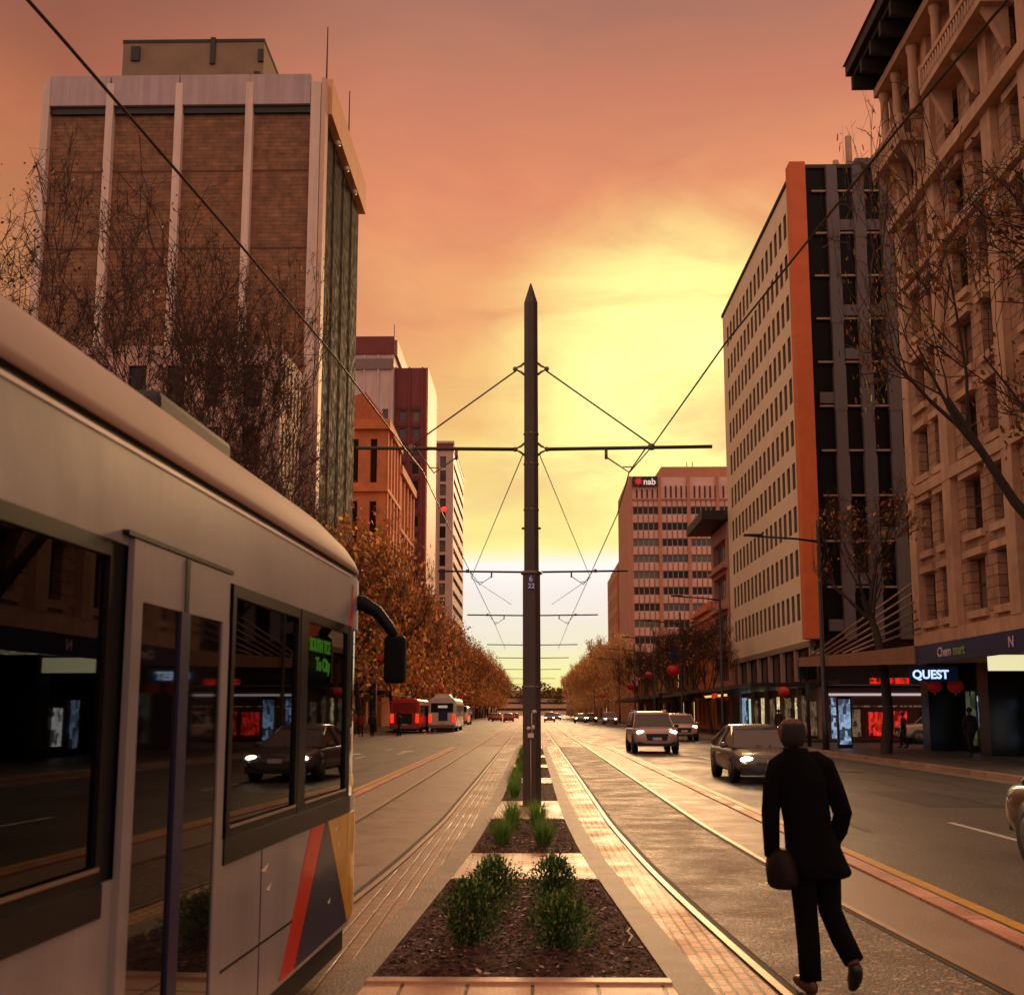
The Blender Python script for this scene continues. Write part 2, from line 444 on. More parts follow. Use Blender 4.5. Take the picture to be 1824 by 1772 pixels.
# ------------------------------------------------------------------ street
def interp(pts, y):
    if y <= pts[0][0]: return pts[0][1]
    for (a, p), (b, q) in zip(pts, pts[1:]):
        if y <= b:
            t = (y - a) / (b - a)
            return p + (q - p) * t
    return pts[-1][1]
def smooth_pts(pts, y):
    return sum(interp(pts, y + d) for d in (-1.2, -.6, 0, .6, 1.2)) / 5
RIP = [(-12, 3.3), (0, 2.15), (4, 1.80), (7, 1.60), (10, 1.43), (13, 1.31), (18, 1.22), (25, 1.24), (60, 1.31), (500, 1.31)]
LIP = [(-12, -3.3), (0, -2.35), (4, -2.07), (7, -1.87), (10.5, -1.68), (13, -1.55), (18.5, -1.41), (30, -1.40), (60, -1.40), (500, -1.40)]
XRP = [(-6, 1.5), (5, 1.0), (7.6, .89), (12.1, .69), (14.2, .60), (18.7, .52), (24, .50), (60, .50)]
XLP = [(-6, -1.75), (5, -1.22), (7.6, -1.06), (12.1, -.85), (14.2, -.76), (18.7, -.66), (24, -.58), (60, -.56)]
ri = lambda y: smooth_pts(RIP, y)
li = lambda y: smooth_pts(LIP, y)
xr = lambda y: smooth_pts(XRP, y)
xl = lambda y: smooth_pts(XLP, y)
GA = 1.435
def strip(name, fa, fb, y0, y1, z, mat, step=1.0, thick=0., kind='structure', parent=None):
    mb = MB(); n = max(1, int((y1 - y0) / step)); ys = [y0 + (y1 - y0) * k / n for k in range(n + 1)]
    fa = fa if callable(fa) else (lambda y, v=fa: v); fb = fb if callable(fb) else (lambda y, v=fb: v)
    if thick:
        mb.loft([[(fa(y), y, z - thick), (fb(y), y, z - thick), (fb(y), y, z), (fa(y), y, z)] for y in ys])
    else:
        for a, b in zip(ys, ys[1:]):
            mb.poly([(fa(a), a, z), (fb(a), a, z), (fb(b), b, z), (fa(b), b, z)])
    o = mb.build(name, mat, parent)
    return tag(o, kind=kind)

asphalt = M('asphalt', lin(66, 53, 47), .55, var=.22, scale=.9, bump=.35, bscale=90, rvar=.09, world=True, fleck=(lin(150, 132, 118), 55, .60), stretch=(1, .35, 1))
asphalt2 = M('track_asphalt', lin(88, 66, 51), .62, var=.34, scale=1.1, bump=.8, bscale=40, rvar=.10, world=True, fleck=(lin(184, 134, 96), 15, .59))
concrete = M('track_concrete', lin(134, 107, 89), .55, var=.16, scale=1.2, bump=.25, bscale=60, rvar=.06, world=True)
concrete2 = M('kerb_concrete', lin(132, 112, 96), .6, var=.28, scale=2.5, bump=.5, bscale=50, world=True)
pinkc = brickmat('pink_kerb_stones', lin(210, 144, 114), lin(190, 124, 98), lin(70, 46, 38), 1.1, .6, rough=.55, bump=.3, rot=(0, 0, rad(90)), offset=0., grain=30)
kerbm = brickmat('footpath_kerb', lin(184, 144, 116), lin(160, 122, 98), lin(66, 48, 40), 1.2, 1.0, rough=.6, bump=.3, rot=(0, 0, rad(90)), offset=0., grain=30)
yellowp = M('yellow_paint', lin(206, 150, 50), .5, var=.25, scale=6, world=True)
whitep = M('white_paint', lin(206, 190, 180), .5, var=.25, scale=9, world=True)
steel = M('rail_steel', lin(168, 144, 120), .5, metal=1., var=.15, scale=4, world=True)
darkgap = M('flange_gap', lin(36, 28, 24), .8, var=.2)
footm = brickmat('footpath_pavers', lin(110, 92, 82), lin(92, 76, 68), lin(52, 42, 38), .6, .3, rough=.45, bump=.4)
stripm = brickmat('brick_paving', lin(248, 182, 124), lin(214, 146, 96), lin(116, 70, 48), .17, .085, rough=.5, bump=1., rot=(0, 0, rad(90)), rvar=.14, grain=42)  # orange sheen on the right strip is put into this brighter brick colour
slabm = brickmat('square_slabs', lin(238, 188, 152), lin(222, 166, 130), lin(66, 44, 36), .415, .8, rough=.4, bump=.9, offset=0., rot=(0, 0, 0), rvar=.14, grain=55)
paverm = brickmat('small_pavers', lin(222, 178, 138), lin(200, 150, 112), lin(92, 66, 50), .24, .12, rough=.42, bump=.8, rvar=.14, grain=48)

g = MB().poly([(-2500, -300, -.03), (2500, -300, -.03), (2500, 5000, -.03), (-2500, 5000, -.03)]).build('ground', M('dull_ground', lin(96, 78, 66), .9, scale=.05, world=True))
tag(g, kind='structure')
strip('road', -12.32, 12.32, -40, 900, 0, asphalt, step=20)
strip('side_street', 12.33, 150, 51.5, 67.0, -.004, asphalt, step=8)
strip('tramway', lambda y: ri(y) - .02, 3.62, -20, 57.5, .004, concrete, .8)
strip('tramway', -3.62, lambda y: li(y) + .02, -20, 57.5, .004, concrete, .8)
strip('tramway', -3.62, 3.62, 104, 600, .004, concrete, 30)
strip('tramway', -3.62, 3.62, 57.5, 104, .006, brickmat('crossing_pavers', lin(158, 116, 92), lin(140, 100, 80), lin(96, 70, 56), .4, .2, rough=.58, bump=.4), 20)
strip('track_bed', lambda y: ri(y) + .10, lambda y: ri(y) + GA - .06, -20, 57.3, .010, asphalt2, .8)
strip('track_bed', lambda y: li(y) - GA + .06, lambda y: li(y) - .10, -20, 57.3, .010, M('left_track_bed', lin(124, 99, 82), .5, var=.26, scale=1.4, bump=.35, bscale=50, rvar=.12, world=True), .8)
strip('brick_strip', lambda y: xr(y) + .23, lambda y: ri(y) - .06, -14, 57.3, .012, stripm, .6)
strip('brick_strip', lambda y: li(y) + .06, lambda y: xl(y) - .23, -14, 57.3, .012, brickmat('left_paving', lin(160, 120, 94), lin(142, 104, 80), lin(98, 70, 54), .23, .115, rough=.5, bump=.35, rot=(0, 0, rad(90)), grain=42), .6)
for f, s in ((ri, 1), (lambda y: ri(y) + GA, -1), (li, -1), (lambda y: li(y) - GA, 1)):
    strip('tram_rail', lambda y, f=f: f(y) - .03, lambda y, f=f: f(y) + .03, -20, 420, .019, steel, .8, thick=.03)
    strip('rail_groove', lambda y, f=f, s=s: f(y) + s * .036, lambda y, f=f, s=s: f(y) + s * .086, -20, 420, .0145, darkgap, .8)
for s in (1, -1):
    strip('track_kerb', s * 3.66, s * 3.86, -20, 57.5, .022, pinkc, 78, thick=.05)
    strip('lane_line', s * 3.94, s * 4.08, -20, 57.5, .005, yellowp, 78)
    strip('track_kerb', s * 3.62, s * 3.87, 112, 500, .022, pinkc, 78, thick=.05)
    for k in range(-2, 24):
        y0 = 15.9 + 9 * k
        if 58 < y0 < 102: continue
        strip('lane_dash', s * 6.62, s * 6.74, y0, y0 + 2.6, .005, whitep, 5)
    for yy in (57.9, 60.9, 98, 101):
        strip('crossing_line', s * 4.0, s * 11.6, yy, yy + .25, .005, whitep, 5)
for yy in (58.2, 61.5, 80, 97, 100):
    strip('crossing_line', -3.5, 3.5, yy, yy + .22, .010, whitep, 5)
for x0, y0 in ((-5.6, 47.5), (-7.4, 44)):       # a worn arrow on the left lanes
    a = MB().poly([(x0 - .07, y0, .006), (x0 + .07, y0, .006), (x0 + .07, y0 + 3, .006), (x0 - .07, y0 + 3, .006)])
    a.poly([(x0 - .4, y0 + 3, .006), (x0 + .4, y0 + 3, .006), (x0, y0 + 4.6, .006)])
    tag(a.build('lane_arrow', whitep), kind='structure')
# gutters, kerbs, footpaths
for a, b in ((-40, 51.3), (67.2, 900)):
    strip('gutter', 11.72, 12.3, a, b, .004, concrete2, 30)
    strip('kerb', 12.3, 12.52, a, b, .14, kerbm, 300, thick=.2)
    strip('footpath', 12.52, 17.2, a, b, .14, footm, 300, thick=.2)
strip('footpath', 17.2, 150, 49.4, 51.3, .14, footm, 300, thick=.2)
strip('footpath', 17.2, 150, 67.2, 68.3, .14, footm, 300, thick=.2)
strip('gutter', -12.3, -11.72, -40, 900, .004, concrete2, 60)
strip('kerb', -12.52, -12.3, -40, 900, .14, kerbm, 900, thick=.2)
strip('footpath', -17.2, -12.52, -40, 900, .14, footm, 900, thick=.2)
# median
strip('median_kerb', lambda y: xr(y), lambda y: xr(y) + .23, -14, 57, .03, concrete2, .6, thick=.06)
strip('median_kerb', lambda y: xl(y) - .23, lambda y: xl(y), -14, 57, .03, concrete2, .6, thick=.06)
mulchm = M('bark_mulch', lin(74, 44, 36), .9, var=.55, scale=14, bump=1., bscale=40, world=True)
chipm = [M('bark_chip', lin(98, 58, 46), .85, var=.4, scale=20, world=True), M('bark_chip_dark', lin(58, 34, 28), .9, var=.4, scale=20, world=True),
         M('bark_chip_pale', lin(196, 158, 136), .7, var=.25, scale=20, world=True)]
beds = [(7.62, 12.1), (14.25, 18.8), (22.5, 28.2), (30.3, 36), (38, 44), (46, 55)]
pav = [(-14, 7.52, slabm)] + [(a, b, paverm) for a, b in ((12.1, 14.25), (18.8, 22.5), (28.2, 30.3), (36, 38), (44, 46), (55, 57))]
for a, b, m in pav:
    strip('median_paving', xl, xr, a, b, .026, m, .6, thick=.05)
strip('bed_edging', xl, xr, 7.5, 7.62, .045, M('edging_concrete', lin(196, 150, 122), .5, world=True, bump=.3), .3, thick=.06)
for a, b in beds:
    mb = MB(); st = .055 if a < 15 else .16; ny = int((b - a) / st); nx = int(1.9 / st) if a < 15 else 9
    mb.smooth = False
    vs = []; fs = []
    for j in range(ny + 1):
        y = a + (b - a) * j / ny
        for i in range(nx + 1):
            t = i / nx; x = xl(y) + (xr(y) - xl(y)) * t
            e = min(t, 1 - t, j / ny * 3, (1 - j / ny) * 3)
            vs.append((x, y, -.012 + .034 * min(1, e * 6 + .62) + R.uniform(-.007, .010)))
    for j in range(ny):
        for i in range(nx):
            q = j * (nx + 1) + i; fs.append([q, q + 1, q + nx + 2, q + nx + 1])
    mb.add(vs, fs)
    tag(mb.build('bark_mulch', mulchm, fix=False), kind='structure')
    ch = MB(); n = 5600 if a < 9 else (2600 if a < 15 else 400)
    for k in range(n):
        y = R.uniform(a + .04, b - .04); x = R.uniform(xl(y) + .03, xr(y) - .03)
        l = R.uniform(.012, .04); wd = l * R.uniform(.25, .6); t = R.uniform(0, 6.3); c, s = math.cos(t), math.sin(t)
        p = R.random(); l *= 1 if p < .88 else R.uniform(.3, 1.1); wd = l * R.uniform(.25, .7); ch.i = 0 if p < .55 else (1 if p < .88 else 2)
        z = R.uniform(.022, .045); dz = R.uniform(-.012, .012)
        ch.poly([(x + c * l, y + s * l, z + dz), (x - s * wd, y + c * wd, z + R.uniform(0, .008)), (x - c * l, y - s * l, z - dz), (x + s * wd, y - c * wd, z)])
    tag(ch.build('bark_litter', chipm, fix=False), kind='stuff')
# pale twigs lying on the mulch
twm = M('pale_twig', lin(206, 180, 160), .7, var=.15)
for pts, lb in (([(.14, 9.55, .05), (.22, 9.6, .06), (.33, 9.62, .055), (.42, 9.7, .05)], 'thin pale twig lying on bark between the two front shrubs'),
                ([(.72, 8.75, .05), (.76, 8.9, .06), (.74, 9.1, .06), (.78, 9.3, .05)], 'crooked pale twig on bark beside the kerb, near the clump of shreds')):
    mb = MB().tube(pts, [.006, .008, .007, .004], 5)
    tag(mb.build('fallen_twig', twm), lb, 'twig', 'twigs on the bark')
# a few dry leaves on the small pavers
lf = MB()
for k in range(9):
    x, y = R.uniform(.1, .5), R.uniform(12.3, 14.0); s = R.uniform(.03, .07); t = R.uniform(0, 6)
    lf.poly([(x + s * math.cos(t + q) * (1 if i % 2 else .5), y + s * math.sin(t + q) * (1 if i % 2 else .5), .032 + R.uniform(0, .01)) for i, q in enumerate([j * .785 for j in range(8)])])
tag(lf.build('fallen_leaves', M('dry_leaf', lin(110, 52, 30), .7, var=.3), fix=False), kind='stuff')

# wear on the road: tar seams, a patch, access covers
tar = M('tar_seam', lin(30, 25, 23), .45, var=.2)
for x0, y0, y1, sd_ in ((5.0, 17, 42, 1), (8.6, 20, 60, 2), (-5.2, 24, 60, 3), (10.4, 24, 50, 4)):
    q = random.Random(sd_); mb = MB(); n = int((y1 - y0) / .5); xs = [x0]
    for k in range(n): xs.append(xs[-1] + q.uniform(-.07, .07))
    for k in range(n):
        ya, yb = y0 + k * .5, y0 + (k + 1) * .5; w_ = .010
        mb.poly([(xs[k] - w_, ya, .0125 if x0 < 4 and x0 > 0 else .006), (xs[k] + w_, ya, .0125 if x0 < 4 and x0 > 0 else .006), (xs[k + 1] + w_, yb, .0125 if x0 < 4 and x0 > 0 else .006), (xs[k + 1] - w_, yb, .0125 if x0 < 4 and x0 > 0 else .006)])
    tag(mb.build('tar_seam', tar, fix=False), kind='structure')
strip('road_patch', 7.4, 8.9, 21.5, 25.5, .004, M('patch_asphalt', lin(54, 45, 41), .6, var=.2, scale=2, world=True), 4)
strip('road_patch', -8.4, -6.9, 33, 38, .004, MATS['patch_asphalt'], 5)
for x, y, z in ((5.3, 22.5, .006), (-5.6, 30, .006), (9.4, 34, .006)):
    m = MB(); m.poly([(x + .33 * math.cos(k * .3142), y + .33 * math.sin(k * .3142), z) for k in range(20)]); tag(m.build('access_cover', M('iron_cover', lin(62, 54, 50), .4, metal=.6, var=.3, scale=20, bump=.6, bscale=60, world=True)), kind='structure')
# ------------------------------------------------------------------ vegetation
leafm = {k: leaf_mat('leaf_' + k, lin(*c)) for k, c in
         dict(orange=(184, 120, 80), rust=(150, 94, 66), olive=(112, 92, 40), gold=(218, 160, 92), brown=(128, 72, 42), pale=(214, 186, 112),
              green=(70, 104, 50), dkgreen=(44, 70, 36), grassg=(108, 140, 60), red=(170, 56, 34), bark=(74, 46, 32)).items()}
barkm = M('plane_bark', lin(56, 42, 34), .85, var=.35, scale=3, bump=.6, bscale=12)
twigm = M('twig_bark', lin(72, 48, 38), .85, var=.3, scale=3)
palebark = M('pale_bark', lin(206, 158, 108), .85, var=.3, scale=2, bump=.4, bscale=12)

def tree_meshes(seed, h, spread, trunk_h, levels, leaves, mats, leaf=.16, bark=None, tw=None, upright=.35, r0=.2, kids=(3, 4), low=0., leaf_low=False, twigs=0, minr=.008, rmax=0):
    rr = random.Random(seed)
    tr = MB(); cr = MB(); tips = []
    def branch(p, d, L, r, lv):
        n = 3 if lv > 1 else 4
        pts = [p]; rs = [r]; dd = d.copy()
        for k in range(n):
            dd = (dd + Vector((rr.uniform(-1, 1), rr.uniform(-1, 1), rr.uniform(-.5, 1) * .8)) * .17 + Vector((0, 0, upright * .10))).normalized()
            pts.append(pts[-1] + dd * (L / n)); rs.append(r * (1 - .5 * (k + 1) / n))
        (tr if lv < 3 else cr).tube(pts, [max(minr, q) for q in rs], 7 if lv == 0 else (5 if lv < 3 else 3), cap=False)
        if lv >= levels:
            tips.append(pts[-1]); tips.append(pts[-2]); return
        if lv >= levels - 1: tips.append(pts[-1])
        nk = rr.randint(*kids) + (1 if lv == 0 else 0)
        for k in range(nk):
            q = rr.uniform(.45, 1.0) if lv else rr.uniform(.72, 1.0)
            i = min(n - 1, int(q * n)); f = q * n - i
            bp = pts[i].lerp(pts[i + 1], f)
            az = rr.uniform(0, 2 * math.pi) if lv else 2 * math.pi * k / nk + rr.uniform(-.4, .4)
            tilt = rr.uniform(.35, .85) * spread
            ax = dd.orthogonal().normalized(); ax.rotate(Quaternion(dd, az))
            nd = dd.copy(); nd.rotate(Quaternion(ax, tilt))
            branch(bp, nd.normalized(), L * rr.uniform(.58, .8) if lv else h * rr.uniform(.30, .42), rs[i] * rr.uniform(.5, .68), lv + 1)
    branch(Vector((0, 0, 0)), Vector((0, 0, 1)), trunk_h, r0, 0)
    for k in range(twigs):
        p = rr.choice(tips); d = Vector((p.x * .12 + rr.uniform(-1, 1), p.y * .12 + rr.uniform(-1, 1), rr.uniform(-.1, 1.3))).normalized(); l = rr.uniform(.35, 1.1)
        p = p - d * rr.uniform(0, .5); q = p + d * l; b1 = p.lerp(q, .45) + Vector((rr.uniform(-.06, .06), rr.uniform(-.06, .06), .05))
        cr.tube([p, b1, q], [minr * .8, minr * .6, minr * .45], 3, cap=False)
        for m in range(2):
            e = Vector((rr.uniform(-1, 1), rr.uniform(-1, 1), rr.uniform(0, 1))).normalized() * l * rr.uniform(.25, .5)
            cr.tube([p.lerp(q, rr.uniform(.3, .9)), b1 + e], [minr * .5, minr * .4], 3, cap=False)
    zs = [t.z for t in tips]; zmax = max(zs)
    for k in range(leaves):
        p = rr.choice(tips)
        if leaf_low and p.z > zmax * rr.uniform(.35, .95): continue
        if rr.random() < low: p = Vector((p.x * .7, p.y * .7, rr.uniform(trunk_h, p.z)))
        p = p + Vector((rr.gauss(0, 1), rr.gauss(0, 1), rr.gauss(0, .8))) * (.045 * h * .9)
        cr.i = 1 + rr.randrange(len(mats))
        s = leaf * rr.uniform(.6, 1.4)
        a = Vector((rr.uniform(-1, 1), rr.uniform(-1, 1), rr.uniform(-1, 1))).normalized(); b = a.orthogonal().normalized(); c = a.cross(b)
        cr.poly([p + b * s, p + c * s * .55, p - b * s * .8, p - c * s * .6 + a * s * .2])
    rm = rmax or h * .40
    for q in (tr, cr):
        for k, (x, y, z) in enumerate(q.v):
            rr_ = math.hypot(x, y)
            if rr_ > .3: f = rm * math.tanh(rr_ / rm) / rr_; q.v[k] = (x * f, y * f, z)
    return tr.mesh('trunk', [bark or barkm]), cr.mesh('crown', [tw or twigm] + mats)

def put_tree(meshes, loc, rz, s, name, label, group):
    t = thing(name, label, 'tree', loc, rz, group); t.scale = (s, s, s)
    for n, me in zip(('trunk', 'crown'), meshes):
        o = bpy.data.objects.new(n, me); C.objects.link(o); o.parent = t
    return t
bareA = tree_meshes(3, 15, 1.0, 4.2, 5, 2200, [leafm['bark'], leafm['bark'], leafm['brown']], .075, upright=.7, r0=.30, kids=(3, 4), twigs=3600, minr=.012, rmax=6.6)
bareB = tree_meshes(12, 14, 1.05, 3.8, 5, 3000, [leafm['bark'], leafm['brown'], leafm['brown']], .08, upright=.55, r0=.28, kids=(3, 4), twigs=3600, minr=.012, rmax=6.6)
fallA = tree_meshes(21, 14, .95, 3.4, 4, 3600, [leafm['orange'], leafm['rust'], leafm['olive'], leafm['brown'], leafm['gold']], .19, upright=.5, r0=.24, low=.35, twigs=900, minr=.016)
fallB = tree_meshes(33, 13, 1.0, 3.0, 4, 3600, [leafm['orange'], leafm['rust'], leafm['brown'], leafm['brown'], leafm['olive']], .19, upright=.4, r0=.24, low=.4, twigs=900, minr=.016)
fallC = tree_meshes(47, 14, .9, 3.0, 4, 3600, [leafm['orange'], leafm['olive'], leafm['gold'], leafm['rust']], .26, upright=.6, r0=.24, low=.3, twigs=300, minr=.025)
redT = tree_meshes(55, 9, .95, 3.0, 4, 420, [leafm['brown'], leafm['olive'], leafm['rust'], leafm['gold']], .14, upright=.4, r0=.17, twigs=1300, minr=.016)
paleT = tree_meshes(61, 12, .8, 2.6, 5, 900, [leafm['pale'], leafm['pale'], leafm['gold']], .20, bark=palebark, tw=palebark, upright=.8, r0=.2, low=.2, twigs=700, minr=.035)
bareR = tree_meshes(77, 13, 1.0, 4.4, 5, 8200, [leafm['olive'], leafm['brown'], leafm['olive'], leafm['brown'], leafm['bark']], .10, upright=.35, r0=.34, kids=(3, 4), twigs=1200, leaf_low=True, minr=.014)
slimR = tree_meshes(83, 8, .9, 6.4, 4, 380, [leafm['olive'], leafm['brown'], leafm['gold'], leafm['rust']], .13, upright=.5, r0=.24, twigs=500, minr=.014, rmax=2.6)
GL = 'plane trees along the left footpath'; GR = 'plane trees along the right footpath'
put_tree(bareA, (-13.9, 28.5, .1), 1.1, .92, 'plane_tree', 'pale blurred bare tree nearest behind the tram roof, at the edge of the picture', GL)
put_tree(bareA, (-13.6, 39, .1), 4.0, 1.14, 'plane_tree', 'tall dark bare tree above the tram roof, in front of the tower wall', GL)
put_tree(bareB, (-13.4, 48, .1), 2.0, .98, 'plane_tree', 'bare spreading tree in the middle of the row above the tram', GL)
put_tree(bareA, (-13.3, 57, .1), .3, .92, 'plane_tree', 'bare twiggy tree above the front of the tram roof, below the tower corner', GL)
for k, (y, me, s) in enumerate([(67, bareB, .84), (77, fallA, 1.12), (87, fallB, 1.22), (98, fallA, 1.25), (109, fallC, 1.22)]):
    put_tree(me, (-13.4 - .3 * (k % 2), y, .1), 1.7 * k + .5, s, 'plane_tree',
             ['thin leafed brown tree just behind the tram mirror', 'orange leafed tree rising above the tram mirror', 'rust coloured tree in front of the orange building',
              'broad orange tree behind the red bus', 'olive and orange tree behind the white bus'][k], GL)
for k in range(27):
    y = 120 + k * 11.5
    put_tree([fallB, fallA, fallC][k % 3], (-13.6 + R.uniform(-.4, .4), y, .1), R.uniform(0, 6), R.uniform(1.08, 1.26), 'plane_tree',
             'autumn orange tree in the long row receding beyond the buses', GL)
put_tree(bareR, (15.2, 29.0, .1), 2.2, 1.42, 'plane_tree', 'large tree whose bare boughs and yellow lower leaves reach in before the ornate building', GR)
put_tree(slimR, (13.9, 45, .1), 5.1, 1.0, 'plane_tree', 'dark trunked tree on the footpath by the suspended awning', GR)
for k, y in enumerate([86, 98, 112, 125, 138, 150]):
    put_tree(redT, (13.6 + .3 * (k % 2), y, .1), k * 2.1, .98 + .05 * (k % 3), 'plane_tree', 'small reddish twiggy tree in front of the bank tower', GR)
for k in range(15):
    y = 172 + 13 * k
    put_tree(paleT, (13.2 + R.uniform(-.5, .5) - .004 * (y - 172), y, .1), R.uniform(0, 6), R.uniform(1.0, 1.14), 'plane_tree', 'pale golden tree in the far row before the sunset gap', GR)

# shrubs in the median
def shrub(loc, h, r, seed, label, n=2600, lean=0.):
    rr = random.Random(seed)
    t = thing('shrub', label, 'shrub', loc, 0, 'clipped shrubs in the front bed')
    st = MB()
    for k in range(16):
        a = rr.uniform(0, 6.3); e = rr.uniform(.2, .9)
        top = Vector((math.cos(a) * r * e, math.sin(a) * r * e, h * rr.uniform(.6, .95)))
        st.tube([(0, 0, -.02), (top.x * .35, top.y * .35, top.z * .5), tuple(top)], [.011, .008, .004], 5, cap=False)
    st.build('stem', twigm, t, fix=False)
    fo = MB()
    for k in range(n):
        u = rr.random() ** .45; a = rr.uniform(0, 6.3); z = rr.uniform(.10, 1.0)
        prof = math.sin(min(1, z * 1.12) * math.pi * .5 + .35) if z < .6 else math.cos((z - .6) / .4 * 1.25)
        lump = 1 + .38 * math.sin(a * 3 + seed) + .26 * math.sin(a * 5 + z * 9) + rr.uniform(-.1, .2)
        q = r * max(.12, prof) * u * lump
        p = Vector((math.cos(a) * q, math.sin(a) * q, h * z + rr.gauss(0, .02)))
        d = (Vector((p.x, p.y, .12 + rr.uniform(0, .5) * h)) + Vector((rr.uniform(-1, 1), rr.uniform(-1, 1), rr.uniform(-.3, 1))) * .25).normalized()
        s = rr.uniform(.010, .019); side = d.orthogonal().normalized(); side.rotate(Quaternion(d, rr.uniform(0, 6.3)))
        fo.i = rr.choice([0, 0, 0, 1, 1, 2])
        fo.poly([p, p + d * s + side * s * .55, p + d * s * 2.2, p + d * s - side * s * .55])
    for k in range(26):      # upright shoots
        a = rr.uniform(0, 6.3); q = r * rr.uniform(.1, .8); x, y = math.cos(a) * q, math.sin(a) * q; z0 = h * (.95 - .35 * (q / r))
        for m in range(7):
            p = Vector((x, y, z0 + m * .018)); d = Vector((rr.uniform(-1, 1), rr.uniform(-1, 1), 1.3)).normalized(); sd2 = d.orthogonal().normalized(); s = .02
            fo.i = rr.choice([0, 1, 2]); fo.poly([p, p + d * s + sd2 * s * .5, p + d * s * 2, p + d * s - sd2 * s * .5])
    fo.build('foliage', [leafm['dkgreen'], leafm['green'], M('leaf_new', lin(150, 158, 86), .45, var=.3, scale=3)], t, fix=False)
    return t
shrub((-.46, 8.75, 0), .46, .215, 1, 'leafy green shrub nearest the tram, front of its pair')
shrub((-.36, 10.75, 0), .36, .20, 2, 'leafy green shrub just behind the one nearest the tram')
shrub((.20, 8.62, 0), .37, .225, 3, 'small leaved green shrub at the front, on the side away from the tram')
shrub((.20, 10.45, 0), .42, .20, 4, 'small leaved green shrub by the pavers, on the side away from the tram')
def tuft(loc, h, r, seed, label, n=420):
    rr = random.Random(seed); mb = MB()
    for k in range(n):
        a = rr.uniform(0, 6.3); q0 = rr.uniform(0, r * .25); l = h * rr.uniform(.55, 1.1); out_ = r * rr.uniform(.15, 1.0)
        x0, y0 = math.cos(a) * q0, math.sin(a) * q0; wd = rr.uniform(.004, .008); c, s = -math.sin(a) * wd, math.cos(a) * wd
        P = []
        for i in range(4):
            t = i / 3; P.append((x0 + math.cos(a) * out_ * t ** 1.6, y0 + math.sin(a) * out_ * t ** 1.6, l * (t - .28 * t * t * (out_ / r))))
        mb.i = rr.choice([0, 0, 1])
        for i in range(3):
            k0, k1 = (1 - i / 3.2), (1 - (i + 1) / 3.2)
            A, B = P[i], P[i + 1]
            mb.poly([(A[0] - c * k0, A[1] - s * k0, A[2]), (A[0] + c * k0, A[1] + s * k0, A[2]), (B[0] + c * k1, B[1] + s * k1, B[2]), (B[0] - c * k1, B[1] - s * k1, B[2])])
    o = mb.build('grass_tuft', [leafm['grassg'], leafm['green']], fix=False); o.location = loc
    return tag(o, label, 'grass tuft', 'strappy grass tufts in the median beds')
for k, (x, y, lb) in enumerate([(-.40, 15.1, 'strappy green grass tuft at the front of the second bed, nearer the tram'), (-.30, 17.3, 'strappy green grass tuft just behind another, left of the pole foot'),
                                (.15, 15.0, 'strappy green grass tuft in front of the tram pole foot'), (.08, 17.4, 'strappy grass tuft hidden close before the tram pole'),
                                (-.36, 23.6, 'grass tuft immediately beyond the pole pavers'), (-.38, 25.6, 'second grass tuft beyond the pole pavers'), (-.36, 27.6, 'third grass tuft beyond the pole pavers')]):
    tuft((x, y, 0), .48 + .05 * (k % 2), .30, 90 + k, lb)
for k in range(9):
    tuft((-.38 + .05 * (k % 2), 31 + k * 2.6, 0), .46, .30, 120 + k, 'distant grass tuft in the row along the median', n=160)
# ------------------------------------------------------------------ buildings
gl_dark = M('window_glass_dark', lin(20, 15, 14), .25, var=0, spec=.3)
gl_blue = M('window_glass_blue', lin(62, 60, 74), .1, var=0, spec=.6)
gl_brown = M('window_glass_brown', lin(50, 30, 23), .25, var=0, spec=.3)
gl_green = M('window_glass_green', lin(92, 92, 76), .12, var=0, spec=.6)
gl_slot = M('window_glass_slot', lin(84, 60, 46), .25, var=0, spec=.3)
gl_blind = M('window_blind', lin(120, 92, 74), .3, var=.1)
gl_lit = M('window_lit', lin(255, 220, 160), .3, var=0, emit=.9)
frame_d = M('dark_frame', lin(28, 22, 20), .4, var=.1)
frame_p = M('pale_frame', lin(170, 140, 124), .5, var=.1)
frame_r = M('maroon_frame', lin(104, 40, 36), .5, var=.1)
offwhite = M('offwhite_panel', lin(206, 180, 172), .65, var=.10, scale=.5, world=True, bump=.1, bscale=4, streak=.15)
lilac = M('lilac_panel', lin(188, 162, 162), .65, var=.08, scale=.4, world=True, streak=.12)
tancon = M('tan_concrete', lin(150, 118, 84), .8, var=.2, scale=.4, world=True)
roofm = M('roof_felt', lin(70, 58, 52), .9, var=.2, world=True, scale=.5)

def courses(name, c, amt=.16, sc=(.05, .05, 1.6)):
    return M(name, c, .8, var=amt, scale=1.0, stretch=sc, world=True, bump=.25, bscale=3)
def bld(name, label, x0, x1, y0, y1, cat='building', group=None):
    return thing(name, label, cat, ((x0 + x1) / 2, (y0 + y1) / 2, 0), 0, group)
def shell(mb, x0, x1, y0, y1, z0, z1, skip=''):
    """closed walls except the sides in skip (s: facing the camera, w, e, n)"""
    if 's' not in skip: mb.poly([(x0, y0, z0), (x1, y0, z0), (x1, y0, z1), (x0, y0, z1)])
    if 'n' not in skip: mb.poly([(x0, y1, z0), (x1, y1, z0), (x1, y1, z1), (x0, y1, z1)])
    if 'w' not in skip: mb.poly([(x0, y0, z0), (x0, y1, z0), (x0, y1, z1), (x0, y0, z1)])
    if 'e' not in skip: mb.poly([(x1, y0, z0), (x1, y1, z0), (x1, y1, z1), (x1, y0, z1)])
    mb.poly([(x0, y0, z1), (x1, y0, z1), (x1, y1, z1), (x0, y1, z1)])
